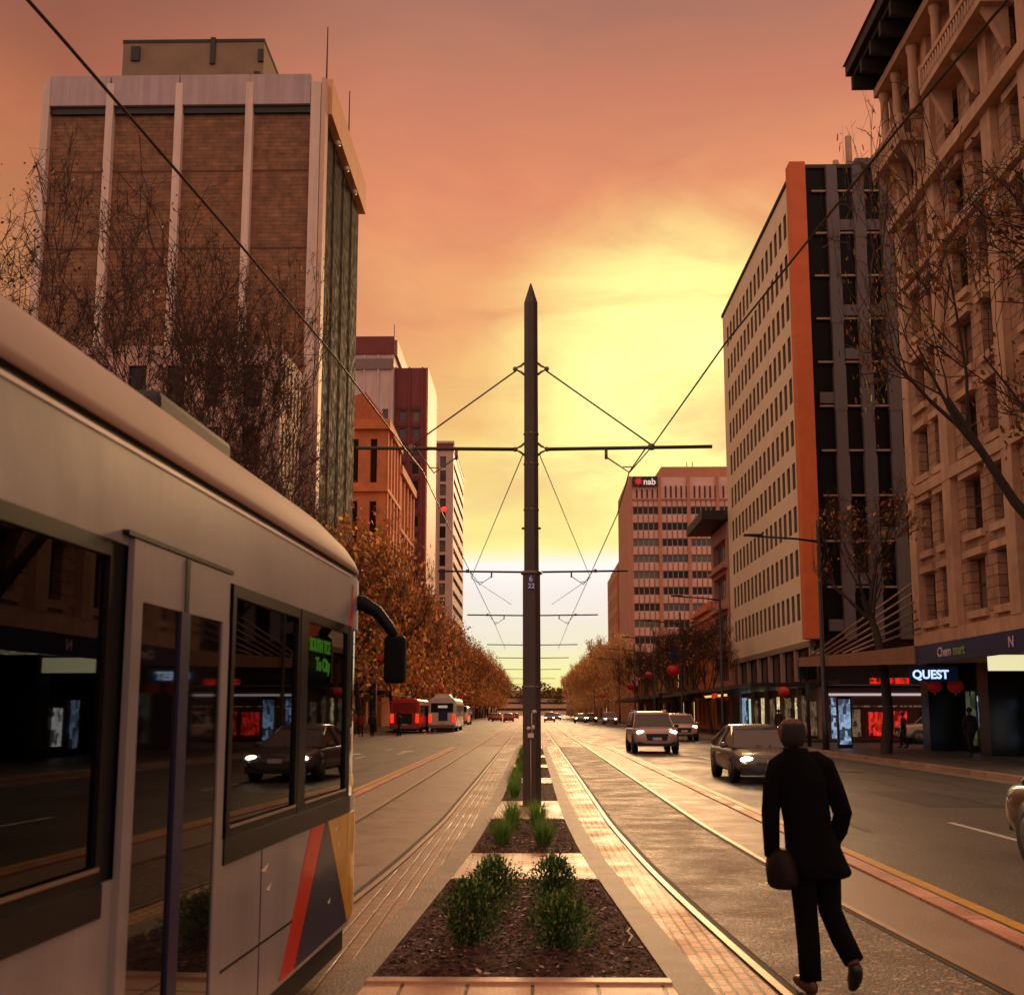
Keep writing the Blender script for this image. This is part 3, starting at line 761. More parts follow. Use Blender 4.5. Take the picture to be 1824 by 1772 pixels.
def grid(u0, pitch, w, n): return [(u0 + pitch * k, u0 + pitch * k + w) for k in range(n)]
def fac(mb, root, O, U, N, W, z0, z1, cols, rows, depth, mats, frame, nm=1, nh=1, fw=.06, ri_=None, count=0, skip=None):
    us = cuts((0, W), *cols); zs = cuts((z0, z1), *rows)
    cu = {round(a, 4) for a, b in cols}; rz = {round(c, 4) for c, d in rows}
    holes = facade(mb, O, U, N, us, zs, lambda i, j: us[i] in cu and zs[j] in rz and not (skip and skip(us[i], zs[j])), depth, ri_)
    return panes(root, O, U, N, holes, depth, mats, frame, nm, nh, fw, count=count)

# --- brick tower on the left
t = bld('brick_tower', 'tall brown brick tower with white piers and a dark screened street side', -39.9, -17.2, 86, 105)
brk = brickmat('tower_brick', lin(152, 110, 82), lin(134, 94, 68), lin(116, 80, 58), 1.3, .34, rough=.85, bump=.3, msize=.03, plane='xz', rvar=.05, grain=1.2)
w = MB(); shell(w, -39.8, -17.3, 86, 105, 0, 52.2); w.build('wall', brk, t, world=True)
for z in (9, 12.4, 19, 25.6, 28.9, 38.8, 45.4): MB().box(-39.2, -18, 85.97, 86.0, z, z + .14).build('joint', M('brick_joint', lin(104, 66, 46), .9), t, world=True)
pierm = M('white_pier', lin(226, 198, 180), .6, var=.08, scale=.5, world=True, streak=.15)
for k, (xa, xb) in enumerate([(-40.1, -39.5), (-34.8, -34.2), (-29.1, -28.5), (-23.3, -22.7)]):
    MB().box(xa, xb, 85.38, 86.2, 0, 52.9).build('pier', pierm, t, world=True)
MB().box(-17.95, -17.15, 85.4, 86.2, 0, 52.9).build('pier', pierm, t, world=True)
MB().box(-17.1, -16.75, 85.45, 86.7, 0, 53.3).build('pier', M('warm_panel', lin(214, 176, 150), .6, var=.08, world=True), t, world=True)
for xa, xb in [(-39.55, -34.56), (-34.44, -28.86), (-28.74, -23.06), (-22.94, -18.0)]:
    MB().box(xa, xb, 85.42, 86.1, 51.0, 53.6).build('parapet_panel', lilac, t, world=True)
MB().box(-39.6, -18, 85.7, 86.1, 50.4, 51.0).build('soffit', frame_d, t, world=True)
orangep = M('parapet_lit', lin(230, 170, 120), .6, var=.06, world=True)  # orange sky light on the street side, put into the panel colour
for k in range(4):
    MB().box(-17.3, -16.45, 86.75 + 4.75 * k, 86.75 + 4.75 * k + 4.7, 50.8, 53.9).build('parapet_panel', orangep, t, world=True)
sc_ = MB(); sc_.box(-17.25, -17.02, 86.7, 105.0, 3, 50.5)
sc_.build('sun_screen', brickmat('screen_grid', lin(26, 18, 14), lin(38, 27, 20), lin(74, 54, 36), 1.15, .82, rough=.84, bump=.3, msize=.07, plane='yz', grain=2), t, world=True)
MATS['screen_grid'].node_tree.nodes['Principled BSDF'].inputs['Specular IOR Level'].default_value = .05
for k in range(1, 4):
    MB().box(-17.0, -16.93, 86.7 + 4.6 * k, 86.82 + 4.6 * k, 3, 50.5).build('mullion', M('pale_rib', lin(66, 50, 35), .9, spec=.1), t, world=True)
ph = MB(); shell(ph, -37.4, -24.4, 95, 104, 52.2, 62.6)
ph.build('plant_room', M('plant_room_wall', lin(142, 116, 92), .8, var=.14, scale=.5, world=True), t, world=True)
for x, z, ww, hh in [(-36.6, 60.8, .8, 1.4), (-29.3, 60.4, .45, 2.6), (-28.0, 58.3, .5, .7), (-28.0, 57.0, .5, .7), (-25.2, 58.6, .5, 1.0), (-24.9, 60.6, .5, 1.2)]:
    MB().box(x, x + ww, 94.8, 95.1, z, z + hh).build('vent', frame_d, t, world=True)
MB().box(-37.45, -24.35, 94.94, 104, 62.6, 62.9).build('roof', roofm, t, world=True)
for k, (x, y, z) in enumerate([(-17.5, 89.5, 60.4), (-17.3, 100, 60.6)]):
    MB().tube([(x, y, 53.5), (x, y, z)], [.09, .05], 6).build('mast', frame_d, t, world=True)
for k in range(3):
    MB().ball((-16.6, 90.5 + 4.6 * k, 50.2), .28, .28, .28, 8, 6).build('floodlight', M('lamp_globe', lin(220, 190, 170), .4), t, world=True)

# --- pale block beside the tower, low block behind the tram
t = bld('pale_office_block', 'pale office block with dark slot windows low beside the brick tower', -40, -17.3, 75, 85)
w = MB(); shell(w, -40, -17.3, 75, 85, 0, 27, 'se')
n = fac(w, t, (-40, 75, 0), (1, 0, 0), (0, -1, 0), 22.7, 0, 27, grid(1.2, 2.7, 1.3, 8), grid(5, 4.4, 3.0, 5), .3, [gl_dark, gl_brown], frame_d)
fac(w, t, (-17.3, 75, 0), (0, 1, 0), (1, 0, 0), 10, 0, 27, grid(.6, 1.2, .6, 8), grid(5, 4.4, 3.4, 5), .3, [gl_dark, gl_brown], frame_d, count=n)
w.build('wall', M('pale_render', lin(196, 156, 138), .7, var=.1, scale=.6, world=True), t, world=True)
t = bld('low_shop_block', 'low brown shop block behind the tram and the bare trees', -40, -17.2, 28, 62)
w = MB(); shell(w, -40, -17.2, 28, 62, 0, 10.2, 'e')
fac(w, t, (-17.2, 28, 0), (0, 1, 0), (1, 0, 0), 34, 0, 10.2, grid(1, 3.0, 2.0, 11), [(.5, 2.9), (4.4, 6.2), (7.3, 9.2)], .3, [gl_dark, gl_brown, gl_lit], frame_d, nm=2)
w.build('wall', M('brown_render', lin(132, 98, 80), .8, var=.15, scale=.6, world=True), t, world=True)
MB().box(-17.15, -13.2, 28.2, 61.8, 3.3, 3.7).build('awning', frame_d, t, world=True)
t = bld('corner_shop_block', 'shop block with an orange sign fascia below the orange trees', -40, -17.2, 107, 126)
w = MB(); shell(w, -40, -17.2, 107, 126, 0, 15, 'e')
fac(w, t, (-17.2, 107, 0), (0, 1, 0), (1, 0, 0), 19, 0, 15, grid(1, 3.0, 1.8, 6), [(.5, 2.9), (5, 7.2), (8.4, 10.6), (11.6, 13.8)], .3, [gl_dark, gl_brown, gl_lit], frame_d, nm=2)
w.build('wall', M('brown_render2', lin(168, 116, 86), .8, var=.15, scale=.6, world=True), t, world=True)
MB().box(-17.15, -13.4, 107.2, 125.8, 3.4, 3.8).build('awning', frame_d, t, world=True)
MB().box(-13.38, -13.3, 107.5, 125, 3.3, 4.3).build('fascia', M('orange_fascia', lin(236, 160, 80), .5, var=.3, scale=.8, world=True), t, world=True)

# --- orange stone building with tall windows
stone_o = M('orange_stone', lin(220, 134, 84), .8, var=.2, scale=.7, world=True, bump=.4, bscale=3)
for nm, lb, y0, y1, h in (('stone_building', 'orange stone building with tall narrow windows just beyond the brick tower', 128, 141, 35.5),
                          ('stone_building', 'lower orange stone building with a stepped cornice before the maroon tower', 141.2, 158, 33.0)):
    t = bld(nm, lb, -38, -17, y0, y1)
    w = MB(); shell(w, -38, -17, y0, y1, 0, h, 'se')
    n = fac(w, t, (-38, y0, 0), (1, 0, 0), (0, -1, 0), 21, 0, h, grid(12.6, 2.2, .8, 4), grid(6, 7.4, 5.2, 4), .4, [gl_brown, gl_dark], frame_r)
    fac(w, t, (-17, y0, 0), (0, 1, 0), (1, 0, 0), y1 - y0, 0, h, grid(1.3, 3.2, 1.0, 4), grid(6, 7.4, 5.2, 4), .5, [gl_brown, gl_dark], frame_r, count=n)
    w.build('wall', stone_o, t, world=True)
    for z, d, hh in ((h - 1.0, .55, 1.1), (h - 8.4, .35, .5), (12.3, .3, .45)):
        MB().box(-38.1, -17 + d, y0 - d, y1 - .05, z, z + hh).build('cornice', stone_o, t, world=True)
    for k in range(5):
        yy = y0 + .2 + (y1 - y0 - 1.0) * k / 4
        MB().box(-17.0, -16.72, yy, yy + .7, 4, h - 1.05).build('pilaster', stone_o, t, world=True)
    if h > 34:      # gabled parapet
        gm = MB(); gm.loft([[(-30, y0 + .2, h + .1), (-16.9, y0 + .2, h + .1), (-19.5, y0 + .2, h + 3.6)], [(-30, y1 - .4, h + .1), (-16.9, y1 - .4, h + .1), (-19.5, y1 - .4, h + 3.6)]])
        gm.build('roof', M('gable_stone', lin(196, 112, 70), .8, var=.2, world=True), t, world=True)

# --- maroon and white tower
mar = M('maroon_panel', lin(120, 48, 42), .6, var=.12, scale=.5, world=True)
t = bld('maroon_tower', 'maroon and white panelled tower with paired windows beyond the stone buildings', -30, -17.3, 180, 197)
w = MB(); shell(w, -22.5, -17.3, 180, 197, 0, 58.3, 's')
n = fac(w, t, (-22.5, 180, 0), (1, 0, 0), (0, -1, 0), 5.2, 0, 58.3, [(.75, 1.85), (2.95, 4.05)], grid(5, 2.95, 1.7, 16), .3, [gl_blue, gl_blue, gl_green, gl_dark], frame_r)
w.build('wall', mar, t, world=True)
for x in (-22.55, -20.25, -18.1):
    MB().box(x, x + .28, 179.7, 180.05, 0, 58.35).build('rib', mar, t, world=True)
for k in range(17):
    MB().box(-22.2, -17.9, 179.85, 180.02, 4.0 + 2.95 * k, 4.5 + 2.95 * k).build('spandrel', M('maroon_dark', lin(96, 40, 36), .6, world=True), t, world=True)
MB().box(-17.3, -17.05, 180.1, 197, 0, 58.4).build('lit_side', M('side_orange_lit', lin(206, 140, 96), .6, var=.1, scale=.4, world=True, stretch=(1, 1, .3)), t, world=True)  # orange light on the street side of the maroon tower, put into its colour
w = MB(); shell(w, -30, -22.6, 178.6, 195, 0, 60.2, 's')
fac(w, t, (-30, 178.6, 0), (1, 0, 0), (0, -1, 0), 7.4, 0, 60.2, [(1.0, 2.0), (3.3, 4.3), (5.6, 6.6)], grid(5, 2.95, 1.7, 16), .25, [gl_blue, gl_dark], frame_p, count=n)
w.build('wall', offwhite, t, world=True)
for x in (-29.9, -27.6, -25.3, -22.95):
    MB().box(x, x + .3, 178.35, 178.62, 0, 60.1).build('rib', offwhite, t, world=True)
MB().box(-30.1, -22.5, 178.3, 195.2, 60.2, 63.2).build('parapet', mar, t, world=True)
MB().box(-30.0, -22.6, 178.25, 178.58, 57.6, 59.4).build('louvre', M('louvre_grey', lin(132, 108, 104), .6, world=True), t, world=True)
MB().tube([(-22.9, 181, 63.2), (-22.9, 181, 66.2)], .06, 5).build('mast', frame_d, t, world=True)
MB().box(-22.5, -22.2, 179.9, 195, 60.4, 63.1).build('lit_side', MATS['side_orange_lit'], t, world=True)  # same orange light colour on the parapet's street side

# --- narrow grey tower with a dark window strip
t = bld('grey_tower', 'narrow lilac grey tower with one dark window strip and a maroon cap', -26, -17, 240, 277)
w = MB(); shell(w, -26, -17, 240, 277, 0, 58.4, 'se')
n = fac(w, t, (-26, 240, 0), (1, 0, 0), (0, -1, 0), 9, 0, 58.4, [(6.1, 7.4)], grid(5, 3.1, 2.5, 17), .4, [gl_dark, gl_blue, gl_green], frame_d)
fac(w, t, (-17, 240, 0), (0, 1, 0), (1, 0, 0), 37, 0, 58.4, [(1.5, 35.5)], grid(5, 3.1, 1.3, 17), .5, [gl_brown], frame_d, nm=18, count=n)
w.build('wall', M('lilac_wall', lin(196, 164, 148), .6, var=.06, scale=.4, world=True), t, world=True)
MB().box(-26.1, -16.9, 239.8, 277, 58.4, 60.0).build('cap', mar, t, world=True)
MB().box(-26.2, -16.8, 239.7, 277.1, 60.0, 60.5).build('roof', offwhite, t, world=True)
MB().box(-25.5, -20.3, 239.7, 240.0, 3, 58.3).build('front_panel', MATS['lilac_wall'], t, world=True)

MB().ball((-18.9, 239.2, 45.3), .55, .3, .55, 10, 8).build('beacon', M('beacon_red', lin(240, 60, 40), .4, var=0, emit=1.2), t, world=True)
# --- far blocks on both sides and across the end of the street
for k, (x0, x1, y0, y1, h, c, lb) in enumerate([(-40, -17, 200, 236, 17, (170, 110, 80), 'brown block hidden low between the maroon and grey towers'),
        (-40, -17, 282, 380, 15, (176, 116, 82), 'long low block behind the far orange trees'), (-40, -17, 385, 560, 13, (170, 120, 92), 'most distant low block on the orange tree side'),
        (17.2, 46, 119, 146, 8.6, (122, 74, 54), 'low brown shop row behind the reddish trees before the bank tower'), (17.4, 46, 147, 186, 10.4, (150, 98, 72), 'brown block standing next before the bank tower'),
        (17, 46, 256, 380, 16, (166, 112, 80), 'long block behind the pale golden trees'), (17, 46, 385, 560, 13, (160, 110, 82), 'most distant low block on the golden tree side')]):
    t = bld('street_block', lb, x0, x1, y0, y1)
    west = x0 > 0; w = MB(); shell(w, x0, x1, y0, y1, 0, h, 'w' if west else 'e'); L_ = y1 - y0; pitch = 4.2 if L_ < 50 else 9
    O = (x0, y0, 0) if west else (x1, y0, 0); Nn = (-1, 0, 0) if west else (1, 0, 0)
    fac(w, t, O, (0, 1, 0), Nn, L_, 0, h, grid(1.2, pitch, pitch * .6, int((L_ - 1) / pitch)), [(.5, 2.9)] + [(4.6 + 3.5 * q, 6.8 + 3.5 * q) for q in range(int((h - 4.0) / 3.5))], .3, [gl_dark, gl_brown, gl_brown, gl_lit], frame_d, nm=3)
    w.build('wall', M('block_wall_%d' % k, lin(*c), .8, var=.15, scale=.5, world=True), t, world=True)
    if L_ < 50:
        a = x0 - 3.8 if west else x1 + 3.8
        MB().box(min(a, x0 if west else x1), max(a, x0 if west else x1), y0 + .2, y1 - .2, 3.3, 3.7).build('awning', frame_d, t, world=True)
t = bld('street_end_building', 'distant banded building closing the end of the street', -60, 60, 640, 660)
w = MB(); shell(w, -60, 60, 640, 660, 0, 14, 's')
fac(w, t, (-60, 640, 0), (1, 0, 0), (0, -1, 0), 120, 0, 14, [(1, 119)], [(2.4, 4.0), (6.2, 7.4), (9.4, 10.4)], .3, [gl_slot], frame_p, nm=40)
w.build('wall', M('far_band', lin(244, 196, 164), .7, var=.15, scale=.1, world=True), t, world=True)
ft = MB(); rr = random.Random(5)
for k in range(1500):
    x = rr.uniform(-55, 55); p = Vector((x, 636 + rr.uniform(-2, 2), 8 + 9 * rr.random() ** .8 + 2.2 * math.sin(x * .35))); a = Vector((rr.uniform(-1, 1), rr.uniform(-1, 1), rr.uniform(-1, 1))).normalized(); b = a.orthogonal().normalized(); c = a.cross(b); s = rr.uniform(.5, 1.1)
    ft.poly([p + b * s, p + c * s, p - b * s, p - c * s])
tag(ft.build('far_trees', leafm['olive'], fix=False), kind='stuff')
hl_ = MB()
for k in range(61):
    x = -1500 + 50 * k
    hl_.v.append((x, 3200, -1)); hl_.v.append((x, 3300, 26 + 8 * math.sin(k * .7) + 5 * math.sin(k * 1.9)))
for k in range(60):
    hl_.f.append([2 * k, 2 * k + 2, 2 * k + 3, 2 * k + 1]); hl_.mi.append(0); hl_.sm.append(False)
tag(hl_.build('hills', M('far_hill', lin(150, 110, 84), .9, var=.1)), kind='structure')

# --- ornate stone building on the right
t = bld('ornate_stone_building', 'tall ornate sandstone building with balconies and a deep dark eave', 17, 38, 16, 49.5)
sand = brickmat('sandstone', lin(184, 142, 112), lin(164, 122, 94), lin(112, 80, 60), .95, .42, rough=.75, bump=.7, msize=.022, plane='yz', grain=9)
sand2 = M('sandstone_trim', lin(196, 154, 122), .75, var=.25, scale=.8, world=True, bump=.4, bscale=5, streak=.12)
w = MB(); shell(w, 17, 38, 16, 49.5, 4.2, 31.25, 'w')
cols = [(33.5 - a - wd, 33.5 - a) for a, wd in ((1.1, 1.1), (3.1, 1.1), (6.0, 1.5), (8.6, 1.5), (12.0, 1.3), (15.0, 1.5), (18.0, 1.5), (21.0, 1.3), (24, 1.5), (27, 1.5), (30, 1.3))]
cols.sort()
rows = [(5.6, 7.6), (8.6, 10.7), (11.9, 13.9), (15.0, 17.0), (18.1, 20.1), (21.2, 23.2), (24.6, 26.5), (27.4, 29.6)]
fac(w, t, (17, 16, 0), (0, 1, 0), (-1, 0, 0), 33.5, 4.2, 31.25, cols, rows, .38, [gl_dark, gl_dark, gl_dark, gl_brown, gl_blind], M('sash_brown', lin(86, 58, 44), .5), nm=2, nh=2, fw=.09)
w.build('wall', sand, t, world=True)
for z, d, hh in ((4.2, .25, .9), (11.0, .3, .45), (20.55, .35, .4), (23.6, .55, .55)):
    MB().box(17 - d, 17.05, 15.9, 49.55, z, z + hh).build('string_course', sand2, t, world=True)
for y in (49.1, 44.9, 39.1, 35.9, 30.0, 24.0, 18.2):
    MB().box(16.72, 17.02, y - .55, y + .3, 5.1, 23.6).build('pilaster', sand2, t, world=True)
    MB().box(16.78, 17.02, y - .45, y + .25, 24.2, 30.6).build('pilaster', sand2, t, world=True)
for (a, b) in cols:        # window heads and sills give the wall its relief
    for (c, d) in rows[:6]:
        y0, y1 = 16 + a, 16 + b
        MB().box(16.83, 17.02, y0 - .18, y1 + .18, c - .3, c - .02).build('sill', sand2, t, world=True)
        hd = MB(); hd.box(16.80, 17.02, y0 - .2, y1 + .2, d + .04, d + .32)
        if round(c, 1) in (8.6, 15.0): hd.loft([[(16.75, y0 - .3, d + .33), (16.75, y1 + .3, d + .33), (16.75, (y0 + y1) / 2, d + .75)], [(17.02, y0 - .3, d + .33), (17.02, y1 + .3, d + .33), (17.02, (y0 + y1) / 2, d + .75)]])
        hd.build('window_head', sand2, t, world=True)
def balcony(y0, y1, z, d):
    b = MB(); b.box(17 - d, 17.0, y0, y1, z, z + .28).box(17 - d, 17 - d + .16, y0, y1, z + 1.0, z + 1.2)
    n = int((y1 - y0) / .28)
    for k in range(n + 1):
        yy = y0 + .08 + (y1 - y0 - .16) * k / n; b.lathe((17 - d + .08, yy, z + .28), [(.05, 0), (.085, .2), (.05, .5), (.06, .72)], 7)
    for yy in (y0, y1 - .2): b.box(17 - d + .21, 17, yy + .01, yy + .19, z + .27, z + .36); b.box(17 - d - .03, 17 - d + .2, yy - .015, yy + .22, z + .27, z + 1.25); b.box(17 - d + .21, 17, yy + .04, yy + .14, z + 1.02, z + 1.18)
    o = b.build('balcony', sand2, t, world=True)
    for yy in (y0 + .3, (y0 + y1) / 2, y1 - .5):
        m = MB(); m.loft([[(17, yy, z), (17 - d * .85, yy, z), (17 - d * .55, yy, z - .55), (17 - .18, yy, z - 1.5), (17, yy, z - 1.6)], [(17, yy + .28, z), (17 - d * .85, yy + .28, z), (17 - d * .55, yy + .28, z - .55), (17 - .18, yy + .28, z - 1.5), (17, yy + .28, z - 1.6)]])
        m.build('bracket', sand2, t, world=True)
balcony(45.6, 49.5, 26.1, 1.1); balcony(36.8, 43.0, 26.6, 1.1); balcony(25, 33, 26.6, 1.1)
for y in (49.0, 47.3, 45.2, 42.4, 40.4, 38.4):
    m = MB(); m.lathe((16.45, y, 27.2), [(.26, 0), (.2, .12), (.19, 2.6), (.25, 2.8), (.25, 3.0)], 10); m.build('column', sand2, t, world=True)
MB().box(16.1, 17.0, 37.8, 49.4, 30.2, 30.6).build('entablature', sand2, t, world=True)
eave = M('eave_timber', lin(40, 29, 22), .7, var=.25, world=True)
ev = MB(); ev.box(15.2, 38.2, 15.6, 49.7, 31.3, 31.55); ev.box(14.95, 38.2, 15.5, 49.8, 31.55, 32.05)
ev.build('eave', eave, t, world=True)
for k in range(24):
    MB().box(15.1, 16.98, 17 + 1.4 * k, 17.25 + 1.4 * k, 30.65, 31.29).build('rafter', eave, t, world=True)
rf = MB(); rf.loft([[(14.85, 15.4, 32.1), (38, 15.4, 32.1), (30, 20, 36)], [(14.85, 49.9, 32.1), (38, 49.9, 32.1), (30, 45, 36)]]); rf.build('roof', M('clay_tile', lin(122, 70, 50), .8, var=.25, scale=3, world=True), t, world=True)
# shopfronts below the awning
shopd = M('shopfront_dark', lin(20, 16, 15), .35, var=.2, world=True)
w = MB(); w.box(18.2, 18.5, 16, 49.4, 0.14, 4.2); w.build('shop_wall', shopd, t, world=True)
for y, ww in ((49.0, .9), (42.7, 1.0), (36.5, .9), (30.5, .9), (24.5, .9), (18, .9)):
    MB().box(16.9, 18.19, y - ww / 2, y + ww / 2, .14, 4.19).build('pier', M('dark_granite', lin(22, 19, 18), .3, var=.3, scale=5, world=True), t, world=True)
def glow(name, c, e):
    m = M(name, lin(*c), .35, var=0, emit=e); nt = m.node_tree; N = nt.nodes; L = nt.links; b = N['Principled BSDF']
    b.inputs['Base Color'].default_value = (.03, .03, .03, 1)
    g = N.new('ShaderNodeNewGeometry'); mp = N.new('ShaderNodeMapping'); mp.inputs['Scale'].default_value = (3, 3, 1.6); L.new(g.outputs['Position'], mp.inputs['Vector'])
    v = N.new('ShaderNodeTexVoronoi'); v.inputs['Scale'].default_value = 1.7; v.distance = 'CHEBYCHEV'; L.new(mp.outputs[0], v.inputs['Vector'])
    n = N.new('ShaderNodeTexNoise'); n.inputs['Scale'].default_value = 4; n.inputs['Detail'].default_value = 5; L.new(g.outputs['Position'], n.inputs['Vector'])
    sp = N.new('ShaderNodeSeparateColor'); L.new(v.outputs['Color'], sp.inputs[0])
    ad = N.new('ShaderNodeMath'); ad.operation = 'MULTIPLY'; L.new(sp.outputs[0], ad.inputs[0]); L.new(n.outputs['Fac'], ad.inputs[1])
    r = N.new('ShaderNodeMapRange'); r.inputs['From Min'].default_value = .08; r.inputs['From Max'].default_value = .38; r.inputs['To Min'].default_value = e * .12; r.inputs['To Max'].default_value = e * 1.25
    L.new(ad.outputs[0], r.inputs['Value']); L.new(r.outputs[0], b.inputs['Emission Strength'])
    return m
bluelit = glow('cool_window_light', (170, 200, 240), .55); warmlit = glow('warm_window_light', (250, 226, 170), .8); dimgreen = glow('dim_green_light', (96, 104, 74), .35); redlit = glow('red_light', (236, 44, 30), .75)
whitelit = glow('white_light', (240, 238, 232), 1.0); dimwarm = glow('dim_warm_light', (150, 120, 90), .35)
for y, ww, z0, z1, m in ((47.2, .8, .4, 2.6, dimgreen), (46.2, .35, 1.1, 2.4, bluelit), (45.2, 1.4, .3, 1.3, MATS['cool_window_light']), (44.2, .5, .3, 1.6, dimwarm), (41.2, .5, .4, 2.2, bluelit), (39.9, .6, .5, 1.9, whitelit), (38.4, 1.0, .4, 2.3, dimwarm),
                       (34, 2.2, .4, 2.6, dimwarm), (28, 2.4, .4, 2.6, warmlit), (22, 2.4, .4, 2.6, bluelit)):
    MB().box(18.1, 18.19, y - ww / 2, y + ww / 2, z0, z1).build('shop_window', m, t, world=True)
# flat awning with the blue sign and the suspended canopy
t = thing('sign_awning', 'flat awning with a dark blue sign fascia before the ornate building', 'awning', (15, 30, 3.3))
MB().box(13.1, 16.9, 17, 38.3, 3.62, 3.9).build('awning_deck', frame_d, t, world=True)
MB().box(13.0, 13.08, 17, 38.35, 3.33, 3.95).build('sign_fascia', M('blue_fascia', lin(36, 40, 82), .45, var=.12, scale=1, world=True), t, world=True)
pk = M('pink_letter', lin(206, 180, 190), .5, var=0); grn = M('green_letter', lin(120, 158, 60), .5, var=0)
a = text('lettering', 'Chem', .42, (12.99, 35.6, 3.52), (rad(90), 0, rad(-90)), pk, None, .005, .008, 1.15); a.parent = t; a.location = Vector((12.99, 36.3, 3.50)) - Vector(t.location)
a = text('lettering', 'mart', .42, (0, 0, 0), (rad(90), 0, rad(-90)), grn, t, .005, .012, 1.15); a.location = Vector((12.99, 34.95, 3.50)) - Vector(t.location)
a = text('lettering', 'N', .42, (0, 0, 0), (rad(90), 0, rad(-90)), pk, t, .005, .008, 1.15); a.location = Vector((12.99, 30.9, 3.50)) - Vector(t.location)
MB().box(14.5, 16.7, 36.0, 36.12, 3.05, 3.55).build('light_box', M('lit_cream', lin(236, 228, 176), .4, var=0, emit=.95), t, world=True)
MB().box(13.6, 16.8, 20, 34, 3.56, 3.61).build('ceiling_light', MATS['warm_window_light'], t, world=True)
MB().box(15.8, 17.6, 38.0, 38.08, 3.12, 3.24).build('light_box', dimwarm, t, world=True)
t = thing('suspended_canopy', 'brown canopy hung on slanting steel rods at the street corner', 'canopy', (15, 46, 3.6))
cb = MB(); cb.loft([[(12.95, y, z0), (16.85, y, z0 + .1), (16.85, y, z1), (12.95, y, z1)] for y, z0, z1 in ((38.4, 3.36, 3.98), (46, 3.62, 4.12), (54.9, 3.93, 4.36))])
cb.build('canopy_deck', M('canopy_brown', lin(142, 98, 74), .6, var=.15, scale=1, world=True), t, world=True)
for k in range(6):
    y = 54.2 - 1.45 * k
    MB().tube([(13.3, y, 4.38 - .026 * (54.2 - y)), (16.95, 49.3 - .12 * k, 7.5 - .42 * k)], .05, 6).build('rod', M('rod_metal', lin(150, 120, 100), .4, metal=.4), t, world=True)
def lbox(name, label, cat, x0, x1, y, z0, z1, m, face=None):
    t = thing(name, label, cat, ((x0 + x1) / 2, y, z0))
    MB().box(x0, x1, y, y + .12, z0, z1).build('case', m, t, world=True)
    MB().tube([((x0 + x1) / 2, y + .06, z1), ((x0 + x1) / 2, y + .06, max(z1 + .05, 3.62))], .02, 5).build('hanger', frame_d, t, world=True)
    return t
t = lbox('hanging_sign', 'blue lit QUEST sign hanging under the awning', 'sign', 14.0, 15.75, 42, 2.86, 3.42, M('sign_navy', lin(14, 24, 48), .4, var=0, emit=.25))
text('lettering', 'QUEST', .44, (-.80, -.012, .12), (rad(90), 0, 0), M('letter_blue_white', lin(190, 216, 255), .4, var=0, emit=1.3), t, .004, .014, .98)
lb_ = lbox('hanging_sign', 'long red lit sign hanging in the shadow beneath the brown canopy', 'sign', 14.9, 16.6, 50, 2.98, 3.24, redlit)

# --- grey tower with the orange fin
t = bld('fin_tower', 'office tower with a white slotted side, orange corner fin and dark ribbed front', 17, 34, 68, 96)
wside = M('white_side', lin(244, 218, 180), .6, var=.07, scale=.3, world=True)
w = MB(); shell(w, 17, 34, 68.4, 96, 6.1, 36.3, 'ws')
n = fac(w, t, (17, 68.6, 0), (0, 1, 0), (-1, 0, 0), 27.4, 6.1, 36.3, grid(1.1, 1.47, .80, 17), grid(7.5, 2.83, 1.7, 10), .22, [gl_brown, gl_dark, gl_slot, gl_blind], frame_d, fw=.04, ri_=1)
w.build('wall', [wside, M('slot_reveal_shade', lin(130, 102, 82), .8)], t, world=True)  # recess shade put into a darker reveal colour
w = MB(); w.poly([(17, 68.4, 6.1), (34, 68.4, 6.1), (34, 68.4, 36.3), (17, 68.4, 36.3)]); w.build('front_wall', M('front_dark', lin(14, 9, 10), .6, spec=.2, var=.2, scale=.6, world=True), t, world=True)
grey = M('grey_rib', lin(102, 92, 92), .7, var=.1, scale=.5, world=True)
for k in range(9):
    x = 19.25 + 1.68 * k
    m = MB()
    for j in range(11):
        z0 = 6.1 + 2.83 * j; wd = .38 if j % 2 else .34
        m.box(x - wd, x + wd, 68.02 - .02 * (j % 2), 68.38, z0, z0 + 2.83 if j < 10 else 36.4)
    m.build('rib', grey, t, world=True)
for k in range(9):
    x = 18.45 + 1.68 * k
    for j in range(10):
        z0 = 7.5 + 2.83 * j
        if (k * 7 + j * 3) % 5 == 0 or j in (9, 7) and k in (1, 2):
            MB().box(x - .46, x + .46, 68.1, 68.36, z0 - .9, z0 - .2).build('spandrel', grey, t, world=True)
        MB().box(x - .46, x + .46, 68.2, 68.37, z0 + 1.72, z0 + 1.84).build('transom', frame_p, t, world=True)
MB().box(16.45, 17.45, 67.5, 68.55, 6.1, 36.4).build('corner_fin', M('orange_fin', lin(218, 104, 50), .6, var=.12, scale=.8, world=True), t, world=True)
MB().box(16.9, 34.1, 68.3, 96.1, 36.35, 36.6).build('roof', roofm, t, world=True)
MB().box(21.4, 33, 70, 90, 36.61, 37.9).build('plant_room', grey, t, world=True)
for x, y, z, r in ((18.6, 72, 37.8, .09), (20.4, 71, 38.2, .2), (21.3, 71, 39.9, .22), (23, 74, 38.9, .2)):
    MB().tube([(x, y, 36.5), (x, y, z)], r, 8).build('flue', M('flue_metal', lin(170, 130, 104), .5), t, world=True)
for x, y in ((25.5, 72),):
    m = MB().tube([(x, y, 37.8), (x, y, 42.8)], .16, 6)
    for s in (1.6, -1.6): m.tube([(x, y, 41), (x + s, y, 37.9)], .07, 5)
    m.build('antenna', MATS['flue_metal'], t, world=True)
